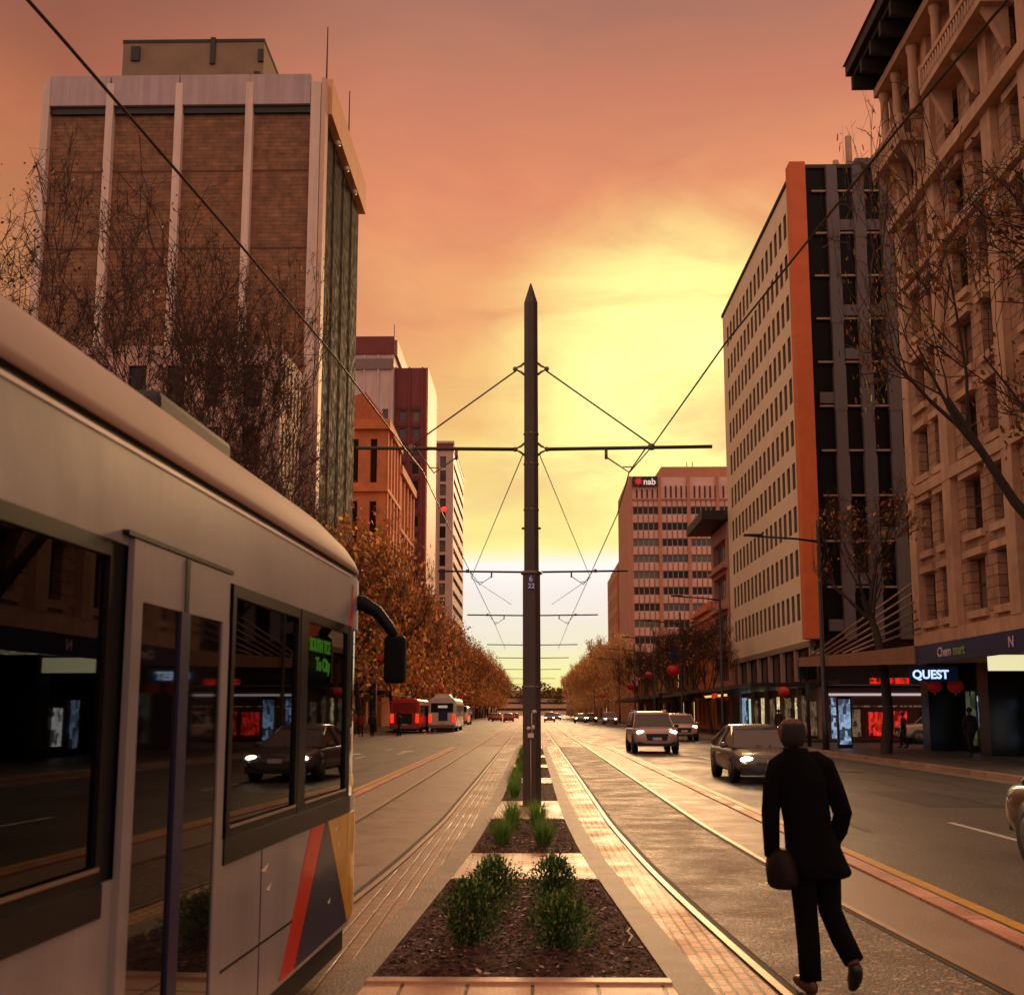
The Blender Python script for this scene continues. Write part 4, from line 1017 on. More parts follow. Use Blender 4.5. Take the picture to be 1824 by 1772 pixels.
for k in range(7):
    MB().box(16.95, 17.2, 68.8 + 4.0 * k, 69.2 + 4.0 * k, 3.7, 6.0).build('mullion', frame_p, t, world=True)
w = MB(); w.box(17.25, 34, 68.2, 96, 3.5, 6.05); w.build('podium_glass', M('podium_dark', lin(28, 24, 24), .1, var=0, spec=.6), t, world=True)
MB().box(16.9, 17.24, 68.6, 96, 5.7, 6.08).build('soffit_band', M('soffit', lin(150, 130, 104), .6, var=.2, world=True), t, world=True)
MB().box(13.0, 17.2, 67.4, 96.5, 3.25, 3.48).build('awning', frame_d, t, world=True)
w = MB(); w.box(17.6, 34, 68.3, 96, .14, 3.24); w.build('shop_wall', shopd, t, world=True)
for k, (y, ww, z0, z1, m) in enumerate([(69.3, .7, .3, 2.9, whitelit), (71, 1.2, .3, 2.4, dimwarm), (73.5, 1.0, .4, 2.8, dimwarm), (75.5, .5, .4, 2.7, warmlit), (78, 1.6, .3, 2.7, dimwarm), (81, .6, .4, 2.8, warmlit), (83, 1.2, .3, 2.7, dimwarm), (86, 1.6, .3, 2.8, warmlit), (89, .8, .4, 2.6, dimwarm), (91, 1.5, .4, 2.8, M('mint_light', lin(190, 226, 206), .4, var=0, emit=.8)), (94, 2, .4, 2.9, bluelit)]):
    MB().box(17.5, 17.59, y - ww / 2, y + ww / 2, z0, z1).build('shop_window', m, t, world=True)
for k in range(6):
    MB().box(17.3, 17.55, 68.6 + 5.2 * k, 69.0 + 5.2 * k, .14, 3.24).build('pier', frame_p, t, world=True)
# side-street shops seen below the canopy
t = bld('side_street_shops', 'row of small shopfronts with red posters in the side street under the canopy', 17.7, 40, 67.6, 68.2)
MB().box(17.7, 60, 68.0, 68.15, .1, 3.2).build('wall', M('shop_maroon', lin(96, 52, 48), .6, var=.3, scale=.8, world=True), t, world=True)
MB().box(17.75, 26.5, 67.85, 67.99, 2.72, 2.86).build('light_strip', M('strip_white', lin(225, 214, 214), .5, var=0, emit=.6), t, world=True)
MB().box(17.75, 26.5, 67.85, 67.99, 2.05, 2.14).build('light_strip', MATS['dim_warm_light'], t, world=True)
for x, ww, z0, z1, m in ((18.1, .5, .2, 2.6, bluelit), (20.6, 1.1, .35, 1.75, redlit), (21.9, .8, .35, 1.8, redlit), (19.3, .5, .3, 1.9, dimwarm), (23.4, .3, 1.4, 2.0, frame_p), (24.4, .3, 1.4, 2.0, frame_p), (25.6, .35, 1.3, 3.1, frame_p), (27.6, 1.2, .3, 2.0, dimwarm)):
    MB().box(x - ww / 2, x + ww / 2, 67.86, 67.98, z0, z1).build('shop_window', m, t, world=True)
MB().box(17.4, 24.5, 64.2, 67.9, 3.3, 3.55).build('awning', frame_d, t, world=True)

# --- pink block, orange block
t = bld('pink_block', 'narrow pinkish block with a black projecting roof beyond the white slotted tower', 17, 34, 96.6, 105.6)
w = MB(); shell(w, 17, 34, 96.6, 105.6, 0, 18.2, 'w')
fac(w, t, (17, 96.6, 0), (0, 1, 0), (-1, 0, 0), 9, 0, 18.2, [(1.2, 7.8)], [(.6, 3.0), (4.4, 6.6), (8.0, 10.2), (11.6, 13.8), (15.0, 16.9)], .5, [gl_brown, gl_dark], frame_p, nm=6, fw=.12)
w.build('wall', M('pink_wall', lin(188, 130, 108), .7, var=.1, scale=.5, world=True), t, world=True)
MB().box(14.8, 34, 96.4, 106.2, 18.3, 19.1).build('roof', M('black_roof', lin(36, 26, 22), .6), t, world=True)
for z in (7.0, 10.6, 14.2): MB().box(16.6, 17, 97, 105.4, z, z + .3).build('sill', MATS['pink_wall'], t, world=True)
MB().box(13.2, 17, 96.7, 105.4, 3.2, 3.55).build('awning', frame_d, t, world=True)
t = bld('orange_block', 'small bright orange building between the pink block and the bare trees', 17, 34, 106.6, 117)
w = MB(); shell(w, 17, 34, 106.6, 117, 0, 12.2, 'w')
fac(w, t, (17, 106.6, 0), (0, 1, 0), (-1, 0, 0), 10.4, 0, 12.2, [(5.2, 6.4), (7.6, 8.8)], [(.5, 2.9), (4.6, 6.4)], .3, [gl_dark, gl_brown], frame_r)
w.build('wall', M('orange_wall', lin(214, 116, 56), .7, var=.12, scale=.6, world=True), t, world=True)
for z, d in ((11.3, .4), (10.6, .2), (7.6, .25)): MB().box(17 - d, 17, 106.5, 117.1, z, z + .35).build('string_course', M('orange_trim', lin(224, 140, 84), .7, world=True), t, world=True)
MB().box(13.4, 17, 106.8, 116.8, 3.2, 3.5).build('awning', frame_d, t, world=True)

# --- bank tower
t = bld('bank_tower', 'brown ribbed bank tower with bands of windows and a rooftop sign', 17, 52, 194, 217)
bankm = M('bank_concrete', lin(192, 132, 104), .75, var=.12, scale=.4, world=True)
bankp = M('bank_panel', lin(230, 186, 170), .7, var=.16, scale=.5, world=True)
w = MB(); shell(w, 17, 52, 194, 217, 0, 42.6, 's')
w.i = 1
cols = [(.75 + 5.05 * k, .75 + 5.05 * k + 4.55) for k in range(7)]
rows = [(35.95 - 2.83 * k, 37.4 - 2.83 * k) for k in range(12)]
fac(w, t, (17, 194, 0), (1, 0, 0), (0, -1, 0), 35, 0, 42.6, cols, sorted(rows) , .35, [gl_blue, gl_dark, gl_brown, gl_green, gl_brown, gl_dark, gl_blue, gl_green], frame_p, nm=5, fw=.14)
w.build('wall', [bankm, bankp], t, world=True)
for k in range(8):
    MB().box(17.12 + 5.05 * k, 17.68 + 5.05 * k, 193.55, 194.02, 0, 42.7).build('pier', bankm, t, world=True)
rb = MB()
for k in range(7):
    for j in range(1, 5):
        x = 17.75 + 5.05 * k + .91 * j
        for q in range(13):
            z1 = 35.9 - 2.83 * q + 2.83; z0 = 37.45 - 2.83 * q
            if q == 0: z1 = 38.6
            if q == 12: z0 = 2; z1 = 4.8
            rb.box(x - .06, x + .06, 193.85, 194.01, z0, z1)
rb.build('rib', M('bank_rib', lin(150, 92, 70), .7), t, world=True, fix=False)
lv = MB()
for k in range(7):
    for j in range(5):
        x = 17.75 + 5.05 * k + .91 * j; lv.box(x + .62, x + .9, 193.8, 193.98, 38.9, 41.0 if k else 40.4)
lv.build('louvre', M('louvre_maroon', lin(92, 36, 24), .7), t, world=True, fix=False)
MB().box(17.05, 52, 193.7, 194.0, 38.5, 38.75).build('string_course', bankm, t, world=True)
pr = MB(); pr.loft([[(21.6, y, 42.6), (52, y, 42.6), (52, y, 44.9), (23.1, y, 44.9)] for y in (196, 214)]); pr.build('plant_room', bankm, t, world=True)
for x in (27.8, 28.8): MB().tube([(x, 197, 44.9), (x, 197, 46)], .08, 5).build('mast', bankm, t, world=True)
t = thing('rooftop_sign', 'black rooftop sign reading nab with a red star on the bank tower', 'sign', (19.9, 193.4, 40.8))
MB().box(17.72, 22.1, 193.3, 193.52, 40.85, 42.62).build('sign_board', M('sign_black', lin(40, 26, 22), .5, var=.1), t, world=True)
st = MB(); ps = []
for k in range(14):
    r = .82 if k % 2 == 0 else .42; a = math.pi * 2 * k / 14 + .2; ps.append((18.75 + r * math.cos(a), 193.26, 41.74 + r * math.sin(a)))
st.poly(ps); st.poly([(x, 193.29, z) for x, y, z in ps]); st.build('star', M('sign_red', lin(214, 44, 52), .5, var=0, emit=.35), t, world=True)
text('lettering', 'nab', 1.55, (-.28, -.16, .36), (rad(90), 0, 0), M('sign_white', lin(240, 226, 220), .5, var=0, emit=.5), t, .03, .03, .98)
t = bld('far_orange_slab', 'slim orange brown slab building beyond the bank tower', 17, 40, 222, 250)
w = MB(); shell(w, 17, 40, 222, 250, 0, 30.5, 'w')
fac(w, t, (17, 222, 0), (0, 1, 0), (-1, 0, 0), 28, 0, 30.5, grid(2, 4.2, 1.6, 6), grid(5, 3.6, 2.2, 7), .4, [gl_brown], frame_r)
w.build('wall', M('slab_wall', lin(196, 128, 84), .7, var=.14, scale=.6, world=True), t, world=True)
MB().box(17.6, 40, 223, 249, 30.5, 31.8).build('roof', bankm, t, world=True)
# ------------------------------------------------------------------ tram
TH = rad(2.66)
tram = thing('tram', 'white tram with a red, blue and yellow nose wedge, passing close beside the median', 'tram', (-2.405, 7.60, 0), -TH)
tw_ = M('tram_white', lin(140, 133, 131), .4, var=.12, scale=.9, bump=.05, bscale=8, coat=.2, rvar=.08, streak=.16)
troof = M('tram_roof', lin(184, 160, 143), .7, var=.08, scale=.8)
tdark = M('tram_black', lin(11, 10, 10), .45, var=.2, scale=5, spec=.2)
tglass = glassmat('tram_glass', (.16, .15, .15), .015)
V0, VL = -.05, 1.15
def tu(v, w=1.2):
    if v <= V0: return w
    q = min(1, (v - V0) / VL); return w * max(0.02, (1 - q ** 2.5)) ** (1 / 2.5)
VS = [-14, -9, -6, -4, -3, -2, -1, -.5, V0] + [V0 + VL * q for q in (.1, .2, .3, .4, .5, .6, .7, .8, .88, .94, .98)]
def sec(v, prof):
    r = [(max(.01, tu(v) - i), v, z) for i, z in prof]; return r + [(-x, y, z) for x, y, z in r[::-1]]
m = MB(); m.smooth = False
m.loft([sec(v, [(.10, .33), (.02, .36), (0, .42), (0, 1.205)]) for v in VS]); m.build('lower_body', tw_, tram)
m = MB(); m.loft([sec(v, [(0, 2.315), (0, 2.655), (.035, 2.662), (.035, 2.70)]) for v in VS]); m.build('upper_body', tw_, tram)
m = MB(); m.loft([sec(v, [(.012, 2.663), (.012, 2.712)]) for v in VS]); m.build('groove_shade', tdark, tram)  # dark strip in the roof groove stands in for its shadow line
m = MB(); m.smooth = True
def rz(v, z):       # the roof falls away at the nose
    q = max(0, (v + .75) / 1.75); return 2.69 + (z - 2.69) * (1 - .85 * q ** 2.0) if q > 0 else z
rs_ = []
for v in VS:
    if v > V0 + VL * .9: continue
    prof = [(.0, 2.70), (.0, 2.74), (.015, 2.80), (.05, 2.87), (.11, 2.94), (.20, 3.0), (.34, 3.045), (.6, 3.08)]
    rs_.append([(max(.01, tu(v) * (1 - 0) - i), v - (.45 * (z - 2.70) if v > -.6 else 0), rz(v, z)) for i, z in prof] + [(-max(.01, tu(v) - i), v - (.45 * (z - 2.70) if v > -.6 else 0), rz(v, z)) for i, z in prof[::-1]])
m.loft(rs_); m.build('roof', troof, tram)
MB().box(1.195, 1.203, -14, -.06, 2.645, 2.66).build('rain_rail', M('tram_lip', lin(214, 196, 184), .35), tram)
m = MB(); m.box(-1.17, 1.17, -13.9, -.1, 1.21, 1.22); m.build('floor', tdark, tram)
m = MB(); m.box(-1.2, -1.17, -14, -.06, 1.206, 2.314); m.box(-1.19, 1.19, -14, -13.97, 1.206, 2.314); m.build('window_band', tdark, tram)
m = MB(); m.loft([sec(v, [(.02, 1.206), (.02, 2.314)]) for v in VS if v >= V0]); m.build('windscreen', M('windscreen_black', lin(20, 20, 22), .05, var=0), tram)
posts = [(-3.86, -2.60)] + [(-1.39, -1.27), (-.09, -.04)]
m = MB(); m.box(1.12, 1.19, -3.86, -2.60, 1.206, 2.314).build('door_pocket', tdark, tram)
for a, b in [(-1.39, -1.27), (-.11, -.045), (-6.1, -5.9), (-8.4, -8.2), (-10.7, -10.5), (-13, -12.8)]:
    MB().box(1.14, 1.206, a, b, 1.206, 2.314).build('post', tdark, tram)
for a, b in [(-2.60, -1.39), (-1.27, -.11), (-5.9, -3.86), (-8.2, -6.1), (-10.5, -8.4), (-12.8, -10.7)]:
    w = MB().poly([(1.188, a, 1.21), (1.188, b, 1.21), (1.188, b, 2.31), (1.188, a, 2.31)]).build('window', tglass, tram)
    f = MB(); f.box(1.178, 1.204, a, b, 2.26, 2.314); f.box(1.178, 1.204, a, b, 1.206, 1.25); f.box(1.178, 1.204, a, a + .05, 1.25, 2.26); f.box(1.178, 1.204, b - .05, b, 1.25, 2.26)
    f.build('frame', tdark, w)
    MB().box(1.204, 1.208, a + .05, b - .03, 1.248, 1.262).build('trim', M('tram_alu', lin(170, 150, 136), .3, metal=.8), w)
for a, b in [(-2.62, -.02), (-14, -3.86)]:
    MB().box(1.2, 1.209, a, b, 1.10, 1.206).build('rub_band', M('tram_grey', lin(20, 17, 16), .4, var=.2, spec=.25), tram)
# interior bits behind the glass
for k, v in enumerate((-2.1, -4.5, -5.3, -6.8, -7.6, -9, -10)):
    m = MB(); m.box(.35, .95, v, v + .1, 1.2, 1.75); m.box(.35, .95, v + .1, v + .5, 1.2, 1.3); m.build('seat', M('seat_fabric', lin(40, 40, 70), .8), tram)
for v in (-4.1, -5.8, -8): MB().tube([(.7, v, 1.2), (.7, v, 2.3)], .018, 6).build('grab_pole', M('grab_yellow', lin(190, 160, 50), .4), tram)
led = M('led_green', lin(124, 214, 60), .4, var=0, emit=1.1)
d = MB().box(1.13, 1.155, -1.14, -.16, 1.96, 2.24).build('destination_display', tdark, tram)
text('lettering', 'SOUTH TCE', .108, (1.158, -1.0, 2.11), (rad(90), 0, rad(90)), led, d, .002, .003, .92)
text('lettering', 'To City', .108, (1.158, -.84, 2.0), (rad(90), 0, rad(90)), led, d, .002, .004, 1.1)
MB().box(1.156, 1.162, -1.26, -1.185, 1.90, 2.10).build('notice', M('red_notice', lin(190, 52, 30), .5, emit=.25, var=.1), tram)
MB().box(1.156, 1.162, -.34, -.22, 1.90, 2.06).build('notice', M('brown_notice', lin(130, 66, 34), .5, emit=.1, var=.1), tram)
# double door
m = MB(); m.i = 0
for a, b in ((-3.76, -3.26), (-3.22, -2.71)):
    d = MB(); d.box(1.2, 1.222, a, b, 2.13, 2.34); 
    if a < -3.5: d.box(1.2, 1.224, a, a + .085, .36, 2.13)
    else: d.box(1.2, 1.224, b - .085, b, .36, 2.13)
    d = d.build('door', tw_, tram)
    x0, x1 = (a + .085, b) if a < -3.5 else (a, b - .085)
    MB().box(1.2, 1.216, x0, x1, .47, 2.13).build('door_glass', M('door_glass', lin(20, 17, 16), .03, var=0, spec=.6), d)
    MB().box(1.2, 1.220, x0, x1, .36, .47).build('kick_plate', tdark, d)
MB().box(1.2, 1.228, -3.30, -3.20, .36, 2.13).build('door_edge', M('tram_blue', lin(26, 24, 62), .45, var=.1), tram)
MB().box(1.2, 1.226, -3.26, -3.22, 2.13, 2.34).build('door_seam', tdark, tram)
MB().box(1.195, 1.225, -3.82, -2.67, 2.345, 2.362).build('door_rail', tdark, tram)
for v in (-2.02,):
    MB().box(1.199, 1.2025, v - .004, v + .004, .345, 1.10).build('panel_seam', tdark, tram)
for v in (-8.1,):
    MB().box(1.199, 1.2025, v - .003, v + .003, 2.38, 2.64).build('panel_seam', tdark, tram)
# livery wedge
def side(name, pts, mat, x=1.204):
    o = MB().add([(x, *p) for p in pts] + [(x - .004, *p) for p in pts], [list(range(len(pts)))] + [[i, (i + 1) % len(pts), len(pts) + (i + 1) % len(pts), len(pts) + i] for i in range(len(pts))]).build(name, mat, tram); return o
side('livery_stripe', [(-1.04, 1.098), (-.70, 1.098), (-1.36, .40), (-1.64, .40)], M('tram_red', lin(196, 42, 22), .4, var=.12, scale=3, coat=.2))
side('livery_wedge', [(-.69, 1.098), (-.63, 1.098), (-.02, .41), (-1.35, .40)], M('tram_navy', lin(46, 48, 70), .4, var=.2, scale=2, coat=.2))
yel = M('tram_yellow', lin(206, 156, 50), .38, var=.18, scale=2.5, coat=.2)
side('livery_panel', [(-.62, 1.098), (-.05, 1.098), (-.05, .455)], yel)
m = MB(); m.loft([[(x * 1.006, y, z) for x, y, z in sec(v, [(0, .43), (0, 1.095)])] for v in VS if v >= V0]); m.build('nose_panel', yel, tram)
side('livery_flash', [(-.10, 2.32), (-.02, 2.32), (-.02, 2.60)], MATS['tram_red'])
for a, b in ((-2.6, -.06), (-14, -3.8)):
    MB().box(1.199, 1.203, a, b, .652, .664).build('panel_seam', tdark, tram)
m = MB()
for v, z, l in ((-2.05, 1.0, .14), (-1.95, .9, .10), (-.36, .93, .07), (-.45, 1.03, .10), (-.6, .62, .08)):
    m.add([(1.2065, v, z), (1.2065, v + l, z + .02), (1.2065, v + l * .6, z - .015)], [[0, 1, 2]])
m.build('scratch', M('scratch_pale', lin(224, 206, 190), .5), tram, fix=False)
m = MB(); m.box(-1.1, 1.1, -13.5, .35, .16, .34); m.box(-1.0, 1.0, -3.4, -.8, .06, .3); m.build('bogie', tdark, tram)
for v in (-3.0, -1.2, -10, -12):
    for s in (.72, -.72): MB().lathe((s - .06, v, .30), [(.29, 0), (.3, .02), (.3, .1), (.29, .12)], 20, 'x').build('wheel', M('wheel_steel', lin(90, 80, 72), .4, metal=.8), tram)
for (u0, u1, a, b, z1) in ((.05, .72, -2.35, -1.2, 3.30), (-.3, .62, -4.6, -2.9, 3.27), (-.6, .5, -7.5, -5.0, 3.5), (-.6, .5, -11, -8, 3.4)):
    bevel(MB().box(u0, u1, a, b, 3.06, z1).build('roof_unit', M('roof_unit_dark', lin(46, 38, 34), .6, var=.2), tram), .04)
mi = MB(); mi.tube([(1.14, .20, 2.50), (1.22, .23, 2.50), (1.32, .24, 2.44), (1.40, .24, 2.34), (1.445, .24, 2.27)], [.055, .055, .045, .04, .035], 8)
a = mi.build('mirror_arm', M('mirror_black', lin(9, 9, 10), .6, spec=.2), tram)
mh = MB(); mh.box(1.375, 1.525, .20, .30, 1.945, 2.275); bevel(mh.build('mirror_head', MATS['mirror_black'], a), .03, 3)
MB().box(1.385, 1.515, .192, .199, 1.965, 2.255).build('mirror_glass', M('mirror_glass', lin(8, 8, 10), .25, spec=.2), a)
MB().ball((1.215, .0, 1.30), .012, .03, .04, 8, 6).build('side_marker', M('marker_amber', lin(220, 170, 90), .4, emit=.3), tram)

# ------------------------------------------------------------------ overhead line
pm = M('pole_paint', lin(66, 50, 40), .45, var=.22, scale=2.0, bump=.15, bscale=30)
ss = M('fitting_steel', lin(120, 100, 84), .4, metal=.7, var=.15)
def gantry(y, label, detail):
    t = thing('tram_pole', label, 'tram pole', (0, y, 0), 0, 'tram poles along the median')
    hw = 3.42
    m = MB(); o8 = lambda r, z: [(r * math.cos(math.pi * (2 * k + 1) / 8), r * math.sin(math.pi * (2 * k + 1) / 8), z) for k in range(8)]
    m.loft([o8(.186, 0), o8(.180, 4.34), o8(.16, 4.40), o8(.152, 4.41), o8(.143, 9.78), o8(.012, 10.2)]); m.build('pole', pm, t)
    MB().box(-.24, .24, -.24, .24, -.01, .045).build('base_plate', ss, t)
    for s, w_ in ((1, 3.52), (-1, 3.42)):
        a = MB().tube([(s * .28, 0, 6.82), (s * w_, 0, 6.86)], .036, 8).build('arm', pm, t)
        if detail: MB().tube([(s * .30, 0, 8.40), (s * 2.34, 0, 6.90)], .016, 6).build('stay', ss, t)
        for z in (6.82, 8.44):
            f = MB()
            f.tube([(s * .13, 0, z - .12), (s * .2, 0, z - .06), (s * .33, 0, z), (s * .2, 0, z + .06), (s * .13, 0, z + .12)], .022, 6)
            f.ball((s * .31, 0, z), .05, .04, .05, 8, 6)
            f.build('bracket', ss, t)
        if not detail and y > 60: continue
        i = MB(); i.tube([(s * 1.46, 0, 6.82), (s * 1.46, 0, 6.62)], .03, 6); i.tube([(s * 1.46, 0, 6.66), (s * 1.9, .02, 6.36), (s * 2.25, 0, 6.86)], .016, 5)
        i.tube([(s * 1.78, 0, 6.46), (s * 2.0, 0, 6.46)], .012, 5); i.lathe((s * 2.34, 0, 6.80), [(.05, 0), (.07, .03), (.05, .06), (.07, .09), (.04, .12)], 8)
        i.build('insulator', ss, t)
    if detail:
        MB().lathe((0, 0, 4.36), [(.20, 0), (.205, .02), (.2, .05), (.17, .07)], 8).build('collar', ss, t)
        p = MB().box(-.075, .055, -.192, -.175, 4.06, 4.34).build('number_plate', M('plate_blue', lin(48, 42, 110), .5, var=0), t)
        wl = M('plate_white', lin(214, 210, 232), .5, var=0)
        text('lettering', '6', .15, (-.05, -.194, 4.21), (rad(90), 0, 0), wl, p, .002, .002)
        text('lettering', '22', .13, (-.07, -.194, 4.08), (rad(90), 0, 0), wl, p, .002, .002)
        c = MB(); c.tube([(-.02, -.19, .05), (-.02, -.19, 1.28)], .012, 6); c.build('conduit', M('conduit_pale', lin(150, 132, 118), .5), t)
        c = MB(); c.box(-.075, .035, -.225, -.17, 1.28, 1.36); c.ball((-.06, -.2, 1.45), .04, .03, .035, 8, 6); c.ball((.03, -.2, 1.47), .03, .03, .045, 8, 6); c.tube([(-.0, -.19, 1.36), (.0, -.19, 1.72), (.05, -.2, 1.76)], .010, 6)
        c.ball((.05, -.2, 1.76), .045, .03, .03, 8, 6); c.build('junction_fitting', M('fitting_white', lin(206, 190, 176), .4), t)
        for z in (2.2, 5.6, 6.5, 7.1): MB().lathe((0, 0, z), [(.168 + (.02 if z < 4 else -.022), 0), (.172 + (.02 if z < 4 else -.022), .01), (.172 + (.02 if z < 4 else -.022), .035), (.166 + (.02 if z < 4 else -.022), .045)], 8).build('band', ss, t)
    return t
gantry(21.4, 'tall brown tapering tram pole with a pointed cap, nearest in the median', True)
ys = [40.8, 59.5, 86, 107, 136, 173, 210, 255, 300, 345]
for k, y in enumerate(ys):
    gantry(y, ['second tram pole, almost hidden behind the pointed one, its arms level with the number plate', 'third tram pole arms, in the pale sky band'][k] if k < 2 else 'distant tram pole whose arms stack up behind the pointed pole', False)
wire = M('overhead_wire', lin(64, 50, 40), .5, metal=.5, var=0)
def cable(name, label, pts, r=.014, sag=0.):
    P = []
    for (a, b) in zip(pts, pts[1:]):
        a, b = Vector(a), Vector(b)
        for k in range(8):
            t = k / 8; P.append(a.lerp(b, t) - Vector((0, 0, sag * 4 * t * (1 - t))))
    P.append(Vector(pts[-1])); o = MB().tube(P, r, 6).build(name, wire); return tag(o, label, 'cable', 'overhead tram wires')
cable('contact_wire', 'thick overhead wire crossing the sky before the white slotted tower', [(3.5, 3.0, 6.3), (2.9, 8.35, 6.3), (2.42, 13.6, 6.3), (2.1, 18.95, 6.3), (1.88, 21.2, 6.3), (2.0, 25.7, 6.3), (2.05, 40.8, 6.5), (2.0, 59.5, 6.5), (2.0, 86, 6.5)], .012)
cable('contact_wire', 'thick overhead wire slanting down across the brown tower', [(-3.65, 3.0, 6.3), (-3.2, 7.0, 6.3), (-2.9, 10.0, 6.3), (-2.53, 14.1, 6.3), (-2.2, 19.2, 6.3), (-2.12, 21.4, 6.4), (-2.1, 40.8, 6.5), (-2.0, 59.5, 6.5), (-2.0, 86, 6.5)], .013)
cable('stay_wire', 'thin wire from the pointed pole down to the second arm, on the tram side', [(-.16, 21.4, 6.72), (-2.2, 40.8, 6.62)], .010)
cable('stay_wire', 'thin wire from the pointed pole down to the second arm, on the bank side', [(.16, 21.4, 6.72), (2.15, 40.8, 6.62)], .010)
cable('stay_wire', 'short wire running inward beyond the second arm, tram side', [(-2.2, 40.8, 6.6), (-.9, 50, 6.5)], .010)
cable('stay_wire', 'short wire running inward beyond the second arm, bank side', [(2.15, 40.8, 6.6), (.9, 50, 6.5)], .010)
# ------------------------------------------------------------------ street lamps, lanterns, banners, signals
lampm = M('lamp_post_paint', lin(48, 38, 34), .5, var=.15)
def lamp(x, y, label, group, inward=True, arm2=False):
    t = thing('street_lamp', label, 'street lamp', (x, y, .1), 0, group); s = -1 if x > 0 else 1
    MB().tube([(0, 0, 0), (0, 0, 1.2), (0, 0, 1.25), (0, 0, 10.1)], [.15, .14, .11, .075], 10).build('post', lampm, t)
    MB().tube([(0, 0, 9.15), (s * 1.0, 0, 9.28), (s * 3.0, 0, 9.42)], [.06, .05, .045], 8).build('arm', lampm, t)
    h = MB(); h.box(s * 2.5, s * 3.3, -.13, .13, 9.40, 9.50); bevel(h.build('lamp_head', lampm, t), .03)
    if arm2: MB().tube([(0, 0, 9.2), (-s * 1.6, 0, 9.3)], .045, 8).build('arm', lampm, t)
    MB().box(-.2, .2, -.2, .2, 0, .06).build('base_plate', lampm, t)
    return t
GLR = 'street lamps on the right kerb'; GLL = 'street lamps on the left kerb'
for k, (y, lb) in enumerate([(49.6, 'dark street lamp at the side street corner, arm reaching before the orange fin tower'), (76, 'street lamp before the white slotted wall, standing by the pink block in view'),
                             (96.5, 'street lamp carrying a big red lantern and a blue banner'), (118, 'street lamp among the reddish trees, next beyond the lantern one'), (140, 'street lamp with a small lantern before the bank tower')]):
    lamp(12.75, y, lb, GLR, arm2=k in (2, 3))
for y in (165, 198, 230): lamp(12.75, y, 'far street lamp by the pale golden trees', GLR)
for y, lb in ((62, 'street lamp half hidden by orange leaves nearest the tram mirror'), (92, 'street lamp among orange trees before the red bus'), (120, 'street lamp behind the white bus roof'), (149, 'street lamp just past the white bus'), (200, 'far street lamp under the orange trees')):
    lamp(-12.75, y, lb, GLL)
lred = M('lantern_red', lin(190, 28, 22), .5, var=.15, scale=4, emit=.06); lgold = M('lantern_gold', lin(200, 140, 60), .5)
def lantern(x, y, z, r, label, group='red paper lanterns', sq=.86):
    t = thing('paper_lantern', label, 'lantern', (x, y, z), 0, group)
    m = MB(); n = 20
    vs = []
    for k in range(11):
        ph = math.pi * (.12 + .76 * k / 10); 
        for j in range(n):
            q = 2 * math.pi * j / n; rr = r * math.sin(ph) * (1 + .03 * math.cos(q * 10)); vs.append((rr * math.cos(q), rr * math.sin(q), -r * sq * math.cos(ph)))
    m.smooth = True; m.add(vs, [[k * n + j, k * n + (j + 1) % n, (k + 1) * n + (j + 1) % n, (k + 1) * n + j] for k in range(10) for j in range(n)])
    m.build('paper_globe', lred, t)
    for z0, z1 in ((-.95, -.78), (.78, .95)): MB().lathe((0, 0, 0), [(r * .38, r * sq * z0), (r * .38, r * sq * z1)], 14).build('rim', lgold, t)
    MB().tube([(0, 0, -r * .8), (0, 0, -r * 1.25)], [.03 + r * .06, .02], 6).build('tassel', lred, t)
    MB().tube([(0, 0, r * .8), (0, 0, r * 1.2), ((.75 if x > 0 else -.75) * (1 if abs(x) < 12.6 else 0), 0, r * 1.3)], .02, 5).build('hook', lampm, t)
for x, y, z, r, lb in ((12.05, 96.3, 5.25, .54, 'largest red lantern, hanging under the blue banner'), (12.2, 118, 5.6, .38, 'pale red lantern high among reddish twigs'), (12.2, 139.8, 4.9, .5, 'red lantern before the foot of the bank tower'),
                       (12.2, 197.8, 4.5, .62, 'red lantern by the pale golden trees'), (-12.2, 119.8, 5.0, .72, 'big red lantern behind the red bus, left of the pair over the buses'), (-12.2, 148.8, 4.8, .78, 'big red lantern above the roof of the white bus'),
                       (-12.2, 199.7, 4.5, .66, 'red lantern under orange leaves past the white bus'), (-12.2, 92, 6.0, .55, 'red lantern beside the hanging tram mirror'),
                       (15.4, 43.5, 2.72, .27, 'red lit lantern under the letters of the QUEST sign, nearer the canopy'), (16.0, 43, 2.72, .30, 'red lit lantern under the end of the QUEST sign'), (14.9, 67.2, 2.95, .34, 'red lantern hung from the awning behind the walking man'),
                       (14.0, 83, 2.85, .36, 'red lantern hung between yellow lights below the white slotted tower')):
    lantern(x, y, z, r, lb)
t = thing('banner', 'dark blue banner on the lamp post above the largest lantern', 'banner', (12.7, 96.5, 6.3))
m = MB(); m.box(-1.15, -.12, -.012, .012, 0, .95); m.build('cloth', M('banner_blue', lin(30, 34, 66), .6, var=.2), t)
for z in (-.02, .97): MB().tube([(0, 0, z), (-1.2, 0, z)], .02, 5).build('bracket', lampm, t)
t = thing('neon_strip', 'yellow and red lit strip under the awning beside the white slotted tower', 'lit strip', (14.2, 82, 2.9))
MB().box(13.2, 13.25, 77, 87, 2.82, 2.98).build('tube_light', M('neon_yellow', lin(250, 214, 120), .4, var=0, emit=.9), t, world=True)
MB().box(13.17, 13.2, 80.6, 83.2, 2.74, 3.08).build('tube_light', MATS['red_light'], t, world=True)
t = thing('traffic_signal', 'dark traffic signal post at the side street corner with lit kerb sign', 'traffic signal', (13.4, 55.2, .1))
MB().tube([(0, 0, 0), (0, 0, 4.2)], .09, 8).build('post', lampm, t)
